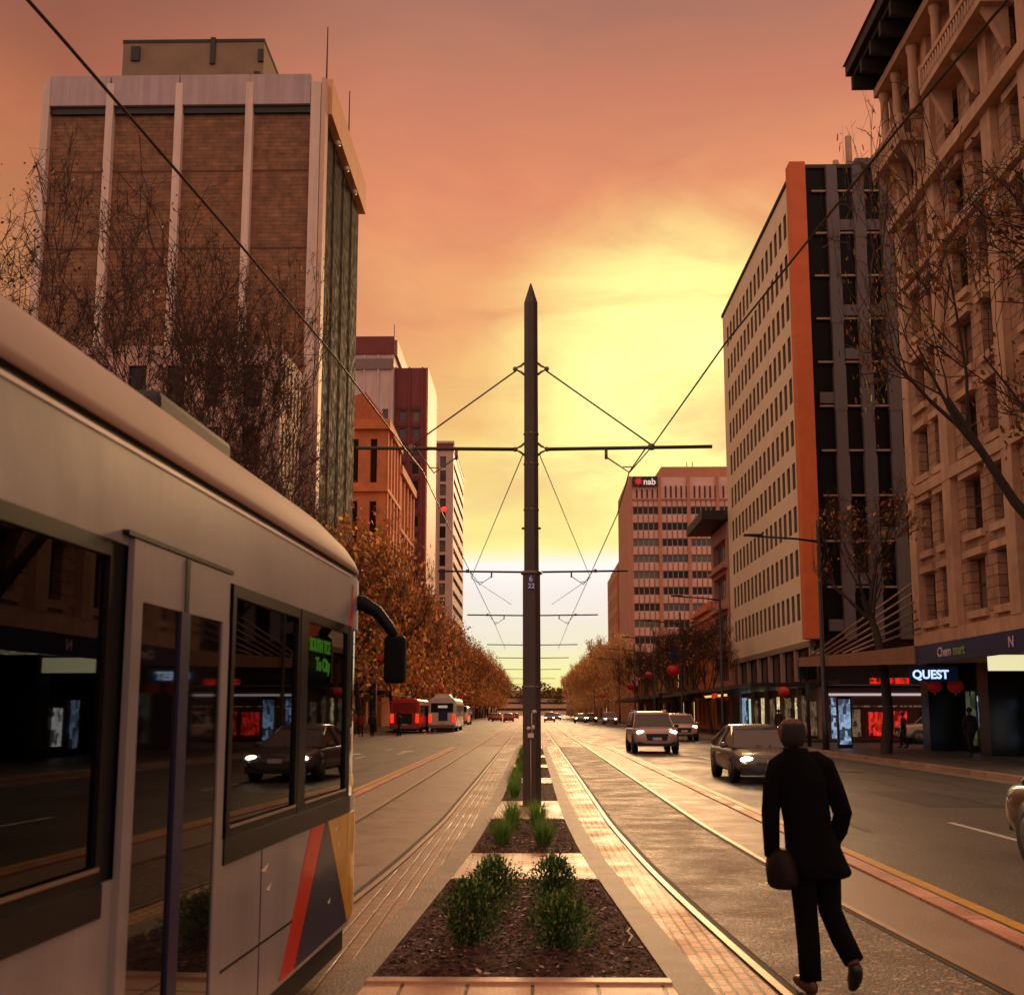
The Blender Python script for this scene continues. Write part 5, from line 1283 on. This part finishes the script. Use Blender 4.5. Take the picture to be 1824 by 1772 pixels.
for x, z in ((-.25, 3.2), (.25, 3.2)): bevel(MB().box(x - .16, x + .16, -.15, .15, z, z + .95).build('signal_head', M('signal_black', lin(18, 18, 18), .6), t), .02)
MB().lathe((.5, 0, 4.4), [(.22, 0), (.22, .16)], 12).build('camera_dome', frame_p, t)
t = thing('lit_kiosk', 'blue white lit advertising pillar on the corner footpath behind the man', 'kiosk', (14.75, 53.9, .0))
MB().box(-.33, .33, -.12, .12, 0, 2.5).build('case', frame_d, t)
MB().box(-.27, .27, -.14, -.121, .25, 2.35).build('screen', MATS['cool_window_light'], t)
t = thing('market_umbrella', 'teal umbrella on the footpath behind the white bus', 'umbrella', (-14.2, 158, .1))
MB().lathe((0, 0, 0), [(2.0, 2.5), (1.4, 3.0), (.6, 3.5), (.05, 3.75)], 8).build('canopy', M('teal_canvas', lin(104, 176, 158), .7), t); MB().tube([(0, 0, 0), (0, 0, 3.6)], .05, 6).build('pole', frame_p, t)

# ------------------------------------------------------------------ vehicles (local: nose towards +y)
tyre = M('tyre', lin(26, 24, 23), .8, var=.2); rim = M('rim_alloy', lin(96, 88, 84), .4, metal=.6)
cglass = M('car_glass', lin(66, 58, 50), .06, var=0, spec=.7); hlamp = M('headlight_on', lin(255, 236, 196), .3, var=0, emit=22.0); tlamp = M('taillight_on', lin(240, 40, 24), .4, var=0, emit=1.6)
plate = M('plate', lin(206, 196, 186), .5); blackp = M('trim_black', lin(20, 19, 19), .45, var=.1)
def car(name, label, cat, loc, rz, paint, L=4.6, W=1.82, H=1.45, belt=.92, hood=.80, nose=.60, cab=(-1.75, -1.15, .35, 1.0), boot=None, lights='front', clear=.2, wb=2.7, r=.33, group=None, rails=False, trunk_z=None):
    t = thing(name, label, cat, loc, rz, group); hw = W / 2; h = L / 2
    rb, rr_, fr, fb = cab; tz = trunk_z or belt
    st = [(-h, .80, clear + .22, tz - .16), (-h + .05, .88, clear + .12, tz - .05), (-h + .25, .95, clear + .03, tz + .0), (rb, .99, clear, tz + .03 if tz < belt else belt), ((rr_ + fr) / 2, 1.0, clear, belt), (fb - .1, .99, clear, belt - .01), (fb + .25, .98, clear, hood + .06), (h - .5, .95, clear + .02, hood - .02), (h - .2, .90, clear + .03, nose + .14), (h - .05, .80, clear + .08, nose + .03), (h, .68, clear + .16, nose - .08)]
    secs = []
    for y, wf, zb, zt in st:
        w = hw * wf; q = [(0, zb), (w * .80, zb), (w * .95, zb + .08), (w, zb + .22), (w * .995, (zb + zt) / 2 + .06), (w * .955, zt - .06), (w * .86, zt - .005), (0, zt + .025)]
        secs.append([(x, y, z) for x, z in q] + [(-x, y, z) for x, z in q[-2:0:-1]])
    m = MB(); m.smooth = True; m.loft(secs); b = m.build('body', paint, t); subsurf(b, 1)
    wt = hw * (.74 if H > 1.5 else .66); wbm = hw * .90
    cs = []
    for y, z, wx in ((rb, tz - .02 if tz < belt else belt - .02, wbm), (rr_, H - .03, wt), ((rr_ + fr) / 2, H, wt + .01), (fr, H - .03, wt), (fb, belt - .03 if False else belt - .02, wbm)):
        low = belt - .06; e = max(z, low + .02)
        cs.append([(-wbm, y, low), (wbm, y, low), (wx, y, e), (-wx, y, e)])
    m = MB(); m.loft(cs); m.build('glasshouse', cglass, t)
    m = MB(); m.smooth = True; rs2 = []
    for y, z in ((rr_ - .12, H - .07), (rr_ + .1, H), ((rr_ + fr) / 2, H + .025), (fr - .1, H), (fr + .1, H - .06)):
        rs2.append([(-wt - .03, y, z - .05), (wt + .03, y, z - .05), (wt + .0, y, z + .005), (wt * .6, y, z + .03), (-wt * .6, y, z + .03), (-wt, y, z + .005)])
    m.loft(rs2); m.build('roof', paint, t)
    for s in (1, -1):
        p = MB(); p.tube([(s * (wbm - .01), fb, belt - .02), (s * (wt + .0), fr, H - .03)], .035, 6)
        p.build('pillar', paint, t); p = MB().tube([(s * (wbm - .01), rb, max(tz, belt) - .02), (s * wt, rr_, H - .04)], .05, 6); p.build('pillar', paint, t)
        p = MB().tube([(s * (wbm + .0), (rr_ + fr) / 2 - .05, belt), (s * (wt + .02), (rr_ + fr) / 2 - .05, H - .03)], .03, 6); p.build('pillar', paint, t)
    for y in (wb / 2 + .05, -wb / 2 + .05):
        for s in (1, -1):
            w_ = MB().lathe((s * (hw - .11), y, r), [(r - .06, -.11), (r - .01, -.10), (r, -.06), (r, .06), (r - .01, .10), (r - .06, .125)], 22, 'x').build('wheel', tyre, t)
            x = s * (hw + .036)
            mm = MB(); mm.lathe((x - s * .02, y, r), [(.03, -.012), (r * .66, -.012), (r * .66, .012), (.03, .012)], 18, 'x'); mm.build('rim', rim, w_)
            MB().lathe((s * (hw - .04), y, r + .015), [(r + .055, -.05), (r + .055, .042)], 22, 'x').build('wheel_arch', blackp, t)
    for s in (1, -1):
        if lights in ('front', 'both'):
            MB().ball((s * hw * .70, h - .155, nose + .03), .17, .10, .07, 12, 8).build('headlight', hlamp, t)
        MB().ball((s * hw * .72, -h + (.10 if lights != 'front' else .17), tz - .14), .15, .06, .06, 10, 7).build('taillight', tlamp if lights != 'front' else M('taillight_off', lin(84, 24, 18), .4), t)
        m = MB(); m.ball((s * (hw + .06), fb - .35, belt + .03), .11, .07, .075, 10, 7); m.box(s * (hw - .08), s * (hw + .02), fb - .37, fb - .32, belt - .03, belt + .02); m.build('mirror', paint if not rails else blackp, t)
        if rails: MB().tube([(s * (wt - .02), rr_, H + .02), (s * (wt - .02), rr_ + .15, H + .07), (s * (wt - .02), fr - .15, H + .07), (s * (wt - .02), fr, H + .01)], .018, 6).build('roof_rail', rim, t)
    g = MB(); z0 = clear + .26
    g.loft([[(-hw * .42, h + .015, z0), (hw * .42, h + .015, z0), (hw * .5, h + .0, nose - .05), (-hw * .5, h + .0, nose - .05)], [(-hw * .42, h - .25, z0), (hw * .42, h - .25, z0), (hw * .5, h - .25, nose - .06), (-hw * .5, h - .25, nose - .06)]]); g.build('grille', blackp, t)
    MB().box(-hw * .46, hw * .46, h - .02, h + .012, nose - .06, nose - .03).build('grille_bar', rim, t)
    MB().box(-hw * .86, hw * .86, h - .3, h - .03, clear + .02, clear + .2).build('lower_intake', blackp, t)
    MB().box(-.19, .19, h + .012, h + .022, clear + .28, clear + .39).build('number_plate', plate, t)
    MB().box(-.19, .19, -h - .012, -h + .05, tz - .36, tz - .24).build('number_plate', plate, t)
    MB().box(-hw * .8, hw * .8, -h - .004, -h + .3, clear + .1, clear + .26).build('rear_valance', blackp, t)
    m = MB()
    for s in (1, -1): m.tube([(s * .1, fb + .04, belt + .01), (s * .55, fr + .38, belt + .12)], .01, 4)
    m.build('wiper', blackp, t)
    return t
def paint(n, c, rough=.28): return M('paint_' + n, lin(*c), rough, var=.06, scale=2, coat=.5, metal=.15)
OC = 'oncoming cars in the right lanes'
car('sedan', 'dark grey sedan with a lit headlight, coming up behind the walking man', 'car', (5.92, 30.3, 0), rad(180), paint('graphite', (92, 80, 74)), 4.8, 1.84, 1.38, .88, .75, .57, (-2.0, -.95, .0, 1.2), trunk_z=.92, r=.32)
car('suv', 'pale silver wagon with both headlights lit, in the lane beside the tracks', 'car', (5.3, 50.7, 0), rad(180), paint('silver_rose', (196, 160, 146)), 5.0, 1.95, 1.74, 1.12, 1.06, .88, (-2.35, -2.1, .35, 1.15), clear=.30, wb=2.9, r=.38, rails=True, trunk_z=1.1)
car('suv', 'pale pink wagon partly hidden behind the silver one', 'car', (9.25, 71.4, 0), rad(180), paint('pale_rose', (206, 162, 146)), 4.6, 1.85, 1.62, 1.05, 1.0, .84, (-2.15, -1.8, .35, 1.1), clear=.28, wb=2.7, r=.36, trunk_z=1.05)
car('sedan', 'gold brown sedan with only its boot end in view at the edge of the lane', 'car', (6.68, 12.15, 0), rad(180), paint('gold_brown', (88, 58, 30), .55), 4.6, 1.82, 1.43, .93, .82, .64, (-1.6, -1.1, .30, 1.15), trunk_z=.90)
car('ute', 'white utility parked in the side street under the canopy', 'car', (22.9, 64.0, 0), rad(90), paint('white', (206, 176, 160)), 4.9, 1.85, 1.75, 1.12, 1.05, .92, (-.8, -.6, .55, 1.2), lights='none', clear=.3, wb=3.0, r=.36, trunk_z=1.08)
for k, (x, y, c, lb) in enumerate([(11.3, 165, (170, 150, 140), 'pale van-like car parked at the kerb below the nearest golden trees'), (7.9, 186, (120, 104, 100), 'far car with glaring headlights and a bluish windscreen'), (9.9, 190, (60, 52, 50), 'far dark car beside the one with glaring headlights'),
                                   (5.4, 250, (190, 110, 80), 'farthest oncoming car, only its two headlights showing'), (3.2, 205, (206, 140, 120), 'far pinkish van-like car close to the pointed pole')]):
    car('far_car', lb, 'car', (x, y, 0), rad(180), paint('far%d' % k, c), 4.6, 1.9, 1.75 if k in (0, 4) else 1.5, 1.05, .95, .75, (-2.1, -1.7, .3, 1.2), group=OC)
for k, (x, y, c) in enumerate([(-4.2, 205, (170, 50, 36)), (-6.6, 215, (196, 70, 50)), (-5.4, 255, (160, 44, 34)), (-8.3, 240, (180, 90, 66)), (-4.4, 300, (170, 60, 40))]):
    car('far_car', ['red tail lit car nearest the tram pole on the orange tree side', 'orange red far car left of the red tail lit one', 'far red car deeper in the tail light queue', 'far brownish car at the kerb end of the tail light queue', 'farthest car of the tail light queue'][k], 'car', (x, y, 0), 0, paint('tail%d' % k, c), 4.5, 1.85, 1.5, 1.0, .9, .7, (-2.0, -1.6, .3, 1.2), lights='both', group='cars driving away under the orange trees')
def bus(label, loc, main, upper, rear_dark, ad, L=11.5, H=3.05, W=2.5, pod=True, group='buses at the left kerb'):
    t = thing('bus', label, 'bus', loc, 0, group); hw = W / 2
    def s_(y, i=0): 
        q = [(hw - .1 - i, .34), (hw - i, .5), (hw - i, 2.5 * H / 3.05), (hw - .06 - i, H - .28), (hw - .22 - i, H - .08), (hw - .5 - i, H)]
        return [(x, y, z) for x, z in q] + [(-x, y, z) for x, z in q[::-1]]
    m = MB(); m.loft([s_(0, .07), s_(.10), s_(L - .3), s_(L, .12)]); b = m.build('body', main, t); bevel(b, .05)
    if upper: MB().box(-hw - .003, hw + .003, .2, L - .4, 2.55, 2.7).build('roof_band', upper, t)
    w = MB().box(-hw * .80, hw * .80, -.012, .05, 1.72, 2.55).build('rear_window', rear_dark, t)
    if ad: 
        MB().box(-.32, .50, -.026, -.013, .98, 1.9).build('poster', M('poster_blue', lin(36, 50, 84), .5, var=.5, scale=3), t)
        MB().box(-.36, .48, -.03, -.013, 2.12, 2.34).build('route_display', M('route_white', lin(226, 214, 206), .4, emit=.3, var=0), t)
    else:
        MB().box(-hw * .55, hw * .5, -.03, -.012, .75, 1.65).build('engine_grille', blackp, t)
    for s in (1, -1):
        m = MB(); m.box(s * hw * .74, s * hw * .97, -.02, .05, .85, 1.45); m.build('taillight', tlamp, t)
        MB().box(s * hw * .74, s * hw * .97, -.02, .05, 1.48, 1.62).build('indicator', M('indicator_amber', lin(230, 130, 50), .4, emit=.5, var=0), t)
        for k in range(5): MB().box(s * (hw - .01), s * (hw + .006), .9 + 2.0 * k, 2.7 + 2.0 * k, 1.35, 2.35).build('side_window', gl_dark, t)
        for y in (2.6, 8.8): MB().lathe((s * (hw - .14), y, .48), [(.4, -.13), (.48, -.1), (.48, .13), (.3, .15)], 18, 'x').build('wheel', tyre, t)
    MB().box(-hw * .92, hw * .92, -.05, .1, .36, .62).build('bumper', M('bumper_tan', lin(150, 110, 84), .6), t)
    MB().box(-hw * .8, hw * .8, .3, L - .5, .16, .36).build('chassis', blackp, t)
    MB().box(-.22, .22, -.06, -.04, .66, .78).build('number_plate', plate, t)
    if pod:
        p = MB(); p.loft([[(-hw * .62, y, H - .02), (hw * .62, y, H - .02), (hw * .5, y, H + .3), (-hw * .5, y, H + .3)] for y in (.3, 3.4)]); bevel(p.build('roof_pod', main, t), .04)
    return t
bus('white bus with a dark rear window and a blue poster, stopped in the second lane', (-8.05, 101.6, 0), M('bus_white', lin(240, 222, 202), .4, var=.08, coat=.2), None, gl_dark, True)
bus('red bus at the kerb beside the white one', (-10.75, 95.8, 0), M('bus_red', lin(226, 62, 44), .4, var=.1, coat=.2), M('bus_cream', lin(220, 160, 120), .5), M('bus_red_dark', lin(170, 34, 26), .35), False, L=10, H=2.9, pod=False)
bus('small far white van-like bus past the white bus, under the orange trees', (-9.6, 152, 0), MATS['bus_white'], None, gl_dark, False, L=6, H=2.6, W=2.1, pod=False)

# ------------------------------------------------------------------ people
skinm = M('skin', lin(104, 64, 48), .7, var=.12, scale=12, spec=.25)
def skin_body(t, J, E, rad_, name='body', mat=None, lv=2, root=0):
    me = bpy.data.meshes.new(name); me.from_pydata([Vector(p) for p in J], E, []); o = bpy.data.objects.new(name, me); C.objects.link(o); o.parent = t
    md = o.modifiers.new('skin', 'SKIN'); sv = me.skin_vertices[0].data
    for k, r in enumerate(rad_): sv[k].radius = r if isinstance(r, tuple) else (r, r); sv[k].use_root = (k == root)
    md.use_smooth_shade = True
    s2 = o.modifiers.new('sub', 'SUBSURF'); s2.levels = lv; s2.render_levels = lv
    me.materials.append(mat or skinm); return o
def person(label, loc, rz, coatc, legc, hairc=(40, 30, 26), s=1., stride=.18, long_=.95, group='people on the footpaths'):
    t = thing('person', label, 'person', loc, rz, group); t.scale = (s, s, s); a = stride
    J = [(0, 0, .95), (0, 0, 1.15), (0, 0, 1.36), (0, .01, 1.5), (0, .02, 1.58), (0, .025, 1.67), (0, .02, 1.745),
         (.17, 0, 1.43), (.23, -.06 * a * 4, 1.13), (.22, .25 * a, .90), (.22, .3 * a, .80), (-.17, 0, 1.43), (-.23, .05, 1.13), (-.22, .22 - a, .90), (-.22, .24 - a, .80),
         (.1, 0, .90), (.105, a * .8, .50), (.10, a * .7, .09), (.10, a * .7 + .16, .04), (-.1, 0, .90), (-.105, -a * .2, .50), (-.10, -a, .10), (-.10, -a + .15, .04)]
    E = [(0, 1), (1, 2), (2, 3), (3, 4), (4, 5), (5, 6), (2, 7), (7, 8), (8, 9), (9, 10), (2, 11), (11, 12), (12, 13), (13, 14), (0, 15), (15, 16), (16, 17), (17, 18), (0, 19), (19, 20), (20, 21), (21, 22)]
    r = [.12, .11, .125, .05, .07, .092, .06, .06, .042, .03, .04, .06, .042, .03, .04, .085, .06, .04, .035, .085, .06, .04, .035]
    skin_body(t, J, E, r, lv=1)
    cm = M('cloth_%d_%d_%d' % coatc, lin(*coatc), .9, var=.2, scale=6); lm = M('cloth_%d_%d_%d' % legc, lin(*legc), .9, var=.2, scale=6)
    m = MB(); m.smooth = True
    m.loft([[(math.cos(q) * rx, math.sin(q) * ry, z) for q in [2 * math.pi * k / 12 for k in range(12)]] for z, rx, ry in ((long_ - .15, .19, .15), (long_, .18, .14), (1.1, .165, .125), (1.3, .2, .13), (1.43, .19, .11), (1.5, .08, .075))])
    for A in ((7, 8, 9), (11, 12, 13)): m.tube([J[k] for k in A], [.078, .062, .05], 9)
    m.build('jacket', cm, t)
    m = MB()
    for A in ((15, 16, 17), (19, 20, 21)): m.tube([J[k] for k in A], [.105, .078, .062], 9)
    m.build('trousers', lm, t)
    m = MB(); m.ball((0, -.005, 1.69), .105, .11, .10, 12, 8); m.build('hair', M('hair_%d' % hairc[0], lin(*hairc), .7, var=.2), t)
    m = MB()
    for k in (18, 22): m.ball((J[k][0], J[k][1] - .06, .045), .05, .13, .045, 10, 6)
    m.build('shoe', blackp, t, fix=False)
    return t
for x, y, rz_, cc, lc, st, lb in ((-12.9, 82, 2.6, (150, 96, 76), (110, 70, 60), .15, 'person in a tan coat on the footpath, nearest the tram mirror'), (-11.4, 81, .3, (34, 30, 30), (24, 24, 26), .2, 'person in dark clothes on the kerb between the mirror and the red bus'),
                                  (-9.75, 83.5, 1.2, (30, 26, 28), (26, 24, 26), .2, 'dark clothed person walking behind the red bus'), (-12.3, 81.5, 2.8, (150, 50, 44), (60, 40, 40), .1, 'person in a red top beside the tan coated one'),
                                  (16.9, 62.0, 1.9, (22, 20, 22), (20, 20, 22), .22, 'person in black walking before the red posters in the side street'), (18.4, 56.6, 1.5, (30, 26, 26), (24, 22, 22), .15, 'person in dark clothes standing before the white utility'),
                                  (16.2, 42.3, .2, (34, 28, 28), (26, 24, 24), .18, 'person in dark clothes under the awning near the wide dark pier'), (18.5, 38.6, 2.2, (60, 56, 64), (30, 30, 34), .12, 'person at a shop window under the blue sign'),
                                  (15.6, 72, 2.9, (90, 60, 54), (40, 36, 36), .16, 'person among the lit shops below the white slotted tower')):
    person(lb, (x, y, .14 if abs(x) > 12.3 and not 51 < y < 67 else .0), rz_, cc, lc, stride=st)

man = thing('person', 'balding man in a black coat walking away beside the tram rails, carrying a dark bag', 'person', (1.73, 7.34, .012), 0)
man.scale = (.97, .97, .985)
J = [(.06, 0, .98), (.02, 0, 1.18), (-.01, 0, 1.38), (-.045, .005, 1.50), (-.055, .012, 1.565), (-.055, .015, 1.64), (-.055, .008, 1.692),
     (.14, 0, 1.41), (.24, -.05, 1.12), (.185, .06, .92), (.16, .10, .84),
     (-.15, 0, 1.41), (-.222, -.02, 1.12), (-.205, .05, .87), (-.205, .07, .80),
     (.13, 0, .92), (.165, .07, .50), (.265, -.10, .19), (.285, .07, .045),
     (-.02, 0, .92), (-.005, .03, .50), (.0, -.02, .10), (-.035, .14, .04)]
E = [(0, 1), (1, 2), (2, 3), (3, 4), (4, 5), (5, 6), (2, 7), (7, 8), (8, 9), (9, 10), (2, 11), (11, 12), (12, 13), (13, 14), (0, 15), (15, 16), (16, 17), (17, 18), (0, 19), (19, 20), (20, 21), (21, 22)]
r = [.12, .11, .115, .052, .066, .088, .076, .05, .044, .03, .035, .05, .044, .03, .036, .08, .062, .042, .035, .09, .062, .042, .035]
def fing(base, pts, rr0):     # a finger: its own chain rooted in the palm
    p = base
    for k, q in enumerate(pts):
        J.append(q); r.append(rr0 * (1 - .12 * k)); E.append((p, len(J) - 1)); p = len(J) - 1
hx, hy, hz = -.205, .07, .80
fing(14, [(hx - .028, hy + .035, .775), (hx - .03, hy + .02, .735), (hx - .01, hy - .005, .722)], .0095)
fing(14, [(hx - .03, hy + .012, .77), (hx - .034, hy + .0, .728), (hx - .012, hy - .022, .712)], .0098)
fing(14, [(hx - .03, hy - .012, .77), (hx - .034, hy - .02, .73), (hx - .012, hy - .04, .716)], .0092)
fing(14, [(hx - .026, hy - .034, .775), (hx - .03, hy - .042, .742), (hx - .012, hy - .055, .73)], .0082)
fing(14, [(hx + .012, hy + .045, .80), (hx + .01, hy + .055, .76)], .0105)
# nose and ears
J.append((-.053, .01, 1.728)); r.append(.046); E.append((6, len(J) - 1))
J.append((-.055, .128, 1.63)); r.append(.014); E.append((5, len(J) - 1))
for s in (1, -1): J.append((-.055 + s * .10, .0, 1.635)); r.append((.012, .022)); E.append((5, len(J) - 1))
skin_body(man, J, E, r)
coat = M('black_wool', lin(11, 9, 10), .95, spec=.1, var=.25, scale=14, bump=.3, bscale=90)
m = MB(); m.smooth = True
rings = [(.735, .085, .205, .165), (.74, .085, .212, .17), (.80, .075, .20, .16), (.92, .05, .175, .145), (1.06, .02, .155, .132), (1.18, .005, .16, .13), (1.30, -.005, .175, .13), (1.40, -.012, .17, .115), (1.455, -.022, .135, .10), (1.49, -.035, .095, .088), (1.535, -.045, .078, .078)]
m.loft([[(cx_ + math.cos(q) * rx * (1 + (.03 * math.sin(5 * q) if z < .95 else 0)), math.sin(q) * ry, z + (.012 * math.sin(2 * q + 1) if z < .8 else 0)) for q in [2 * math.pi * k / 20 for k in range(20)]] for z, cx_, rx, ry in rings])
m.tube([(.02, 0, 1.452), (.08, 0, 1.445), (.14, 0, 1.41), (.195, -.02, 1.28), (.24, -.05, 1.12), (.225, 0, 1.02), (.185, .06, .93), (.15, .08, .88)], [.06, .075, .078, .066, .062, .058, .056, .055], 14)
m.tube([(-.05, 0, 1.455), (-.10, 0, 1.445), (-.155, 0, 1.41), (-.20, -.01, 1.28), (-.222, -.02, 1.12), (-.216, .01, 1.0), (-.207, .05, .88), (-.205, .055, .845)], [.06, .075, .078, .066, .06, .056, .052, .05], 14)
m.build('coat', coat, man)
tro = M('black_trousers', lin(12, 10, 10), .9, spec=.1, var=.2, scale=10, bump=.2, bscale=50)
m = MB()
m.tube([(.13, 0, .95), (.135, .01, .80), (.165, .07, .50), (.215, -.01, .34), (.262, -.09, .22)], [.102, .094, .074, .072, .066], 14)
m.tube([(-.03, 0, .95), (-.018, .01, .80), (-.005, .03, .50), (.0, 0, .30), (.0, -.02, .09)], [.102, .094, .076, .073, .07], 14)
m.build('trousers', tro, man)
m = MB(); m.smooth = True
for k in range(1):
    n = 18; vs = []
    for a_ in range(9):
        for j in range(n):
            t0 = .335 + .012 * math.sin(j * 2.1); ph = math.pi * (t0 + (.84 - t0) * a_ / 8)
            q = math.pi * (.86 + 1.28 * j / (n - 1))
            vs.append((-.055 + .083 * math.sin(ph) * math.cos(q), .010 + .097 * math.sin(ph) * math.sin(q), 1.632 + .112 * math.cos(ph)))
    m.add(vs, [[a_ * n + j, a_ * n + j + 1, (a_ + 1) * n + j + 1, (a_ + 1) * n + j] for a_ in range(8) for j in range(n - 1)])
hr = m.build('hair', M('short_dark_hair', lin(20, 14, 12), .8, var=.3, scale=60, bump=.5, bscale=300), man)
sm = hr.modifiers.new('so', 'SOLIDIFY'); sm.thickness = .006; sm.offset = 1
sh = M('brown_shoe', lin(70, 34, 26), .5, var=.15); sole = M('shoe_black', lin(20, 18, 18), .5)
m = MB(); m.loft([[(-.0 + (.042 + w_) * math.cos(q) + dx, y, max(.004, .055 + .05 * math.sin(q) * hh)) for q in [2 * math.pi * k / 12 for k in range(12)]] for y, w_, hh, dx in ((-.10, -.025, .7, 0), (-.07, 0, 1.1, 0), (.0, .004, 1.1, -.008), (.08, .008, .9, -.02), (.15, .004, .7, -.035), (.20, -.02, .5, -.045))])
subsurf(m.build('shoe', sh, man), 1)
m = MB(); m.tube([(.262, -.135, .215), (.268, -.11, .16), (.278, -.04, .085), (.288, .04, .045), (.292, .085, .035)], [(.04, .03), (.046, .05), (.045, .04), (.046, .034), (.036, .024)], 12)
subsurf(m.build('shoe', sole, man), 1)
bag = thing('shoulder_bag', 'dark soft bag hanging from the left hand of the man in the black coat', 'bag', (1.578, 7.32, .65))
m = MB(); m.smooth = True
m.loft([[(math.cos(q) * rx * (1 if abs(math.cos(q)) < .8 else 1.02), math.sin(q) * ry, z) for q in [2 * math.pi * k / 16 for k in range(16)]] for z, rx, ry in ((0, .05, .07), (.01, .085, .12), (.04, .10, .15), (.12, .098, .15), (.20, .08, .12), (.24, .045, .09), (.25, .02, .05))])
subsurf(m.build('pouch', M('bag_leather', lin(26, 16, 15), .6, spec=.15, var=.25, scale=8, bump=.3, bscale=30), bag), 1)
m = MB(); m.tube([(-.0, -.10, .20), (-.04, -.06, .20), (-.06, -.02, .08), (-.06, .02, .075), (-.04, .08, .18), (0, .11, .2)], .010, 6); m.tube([(0, -.08, .22), (-.02, -.04, .2), (-.03, 0, .19), (-.02, .04, .2), (0, .09, .22)], .010, 6)
m.build('handle', MATS['bag_leather'], bag)
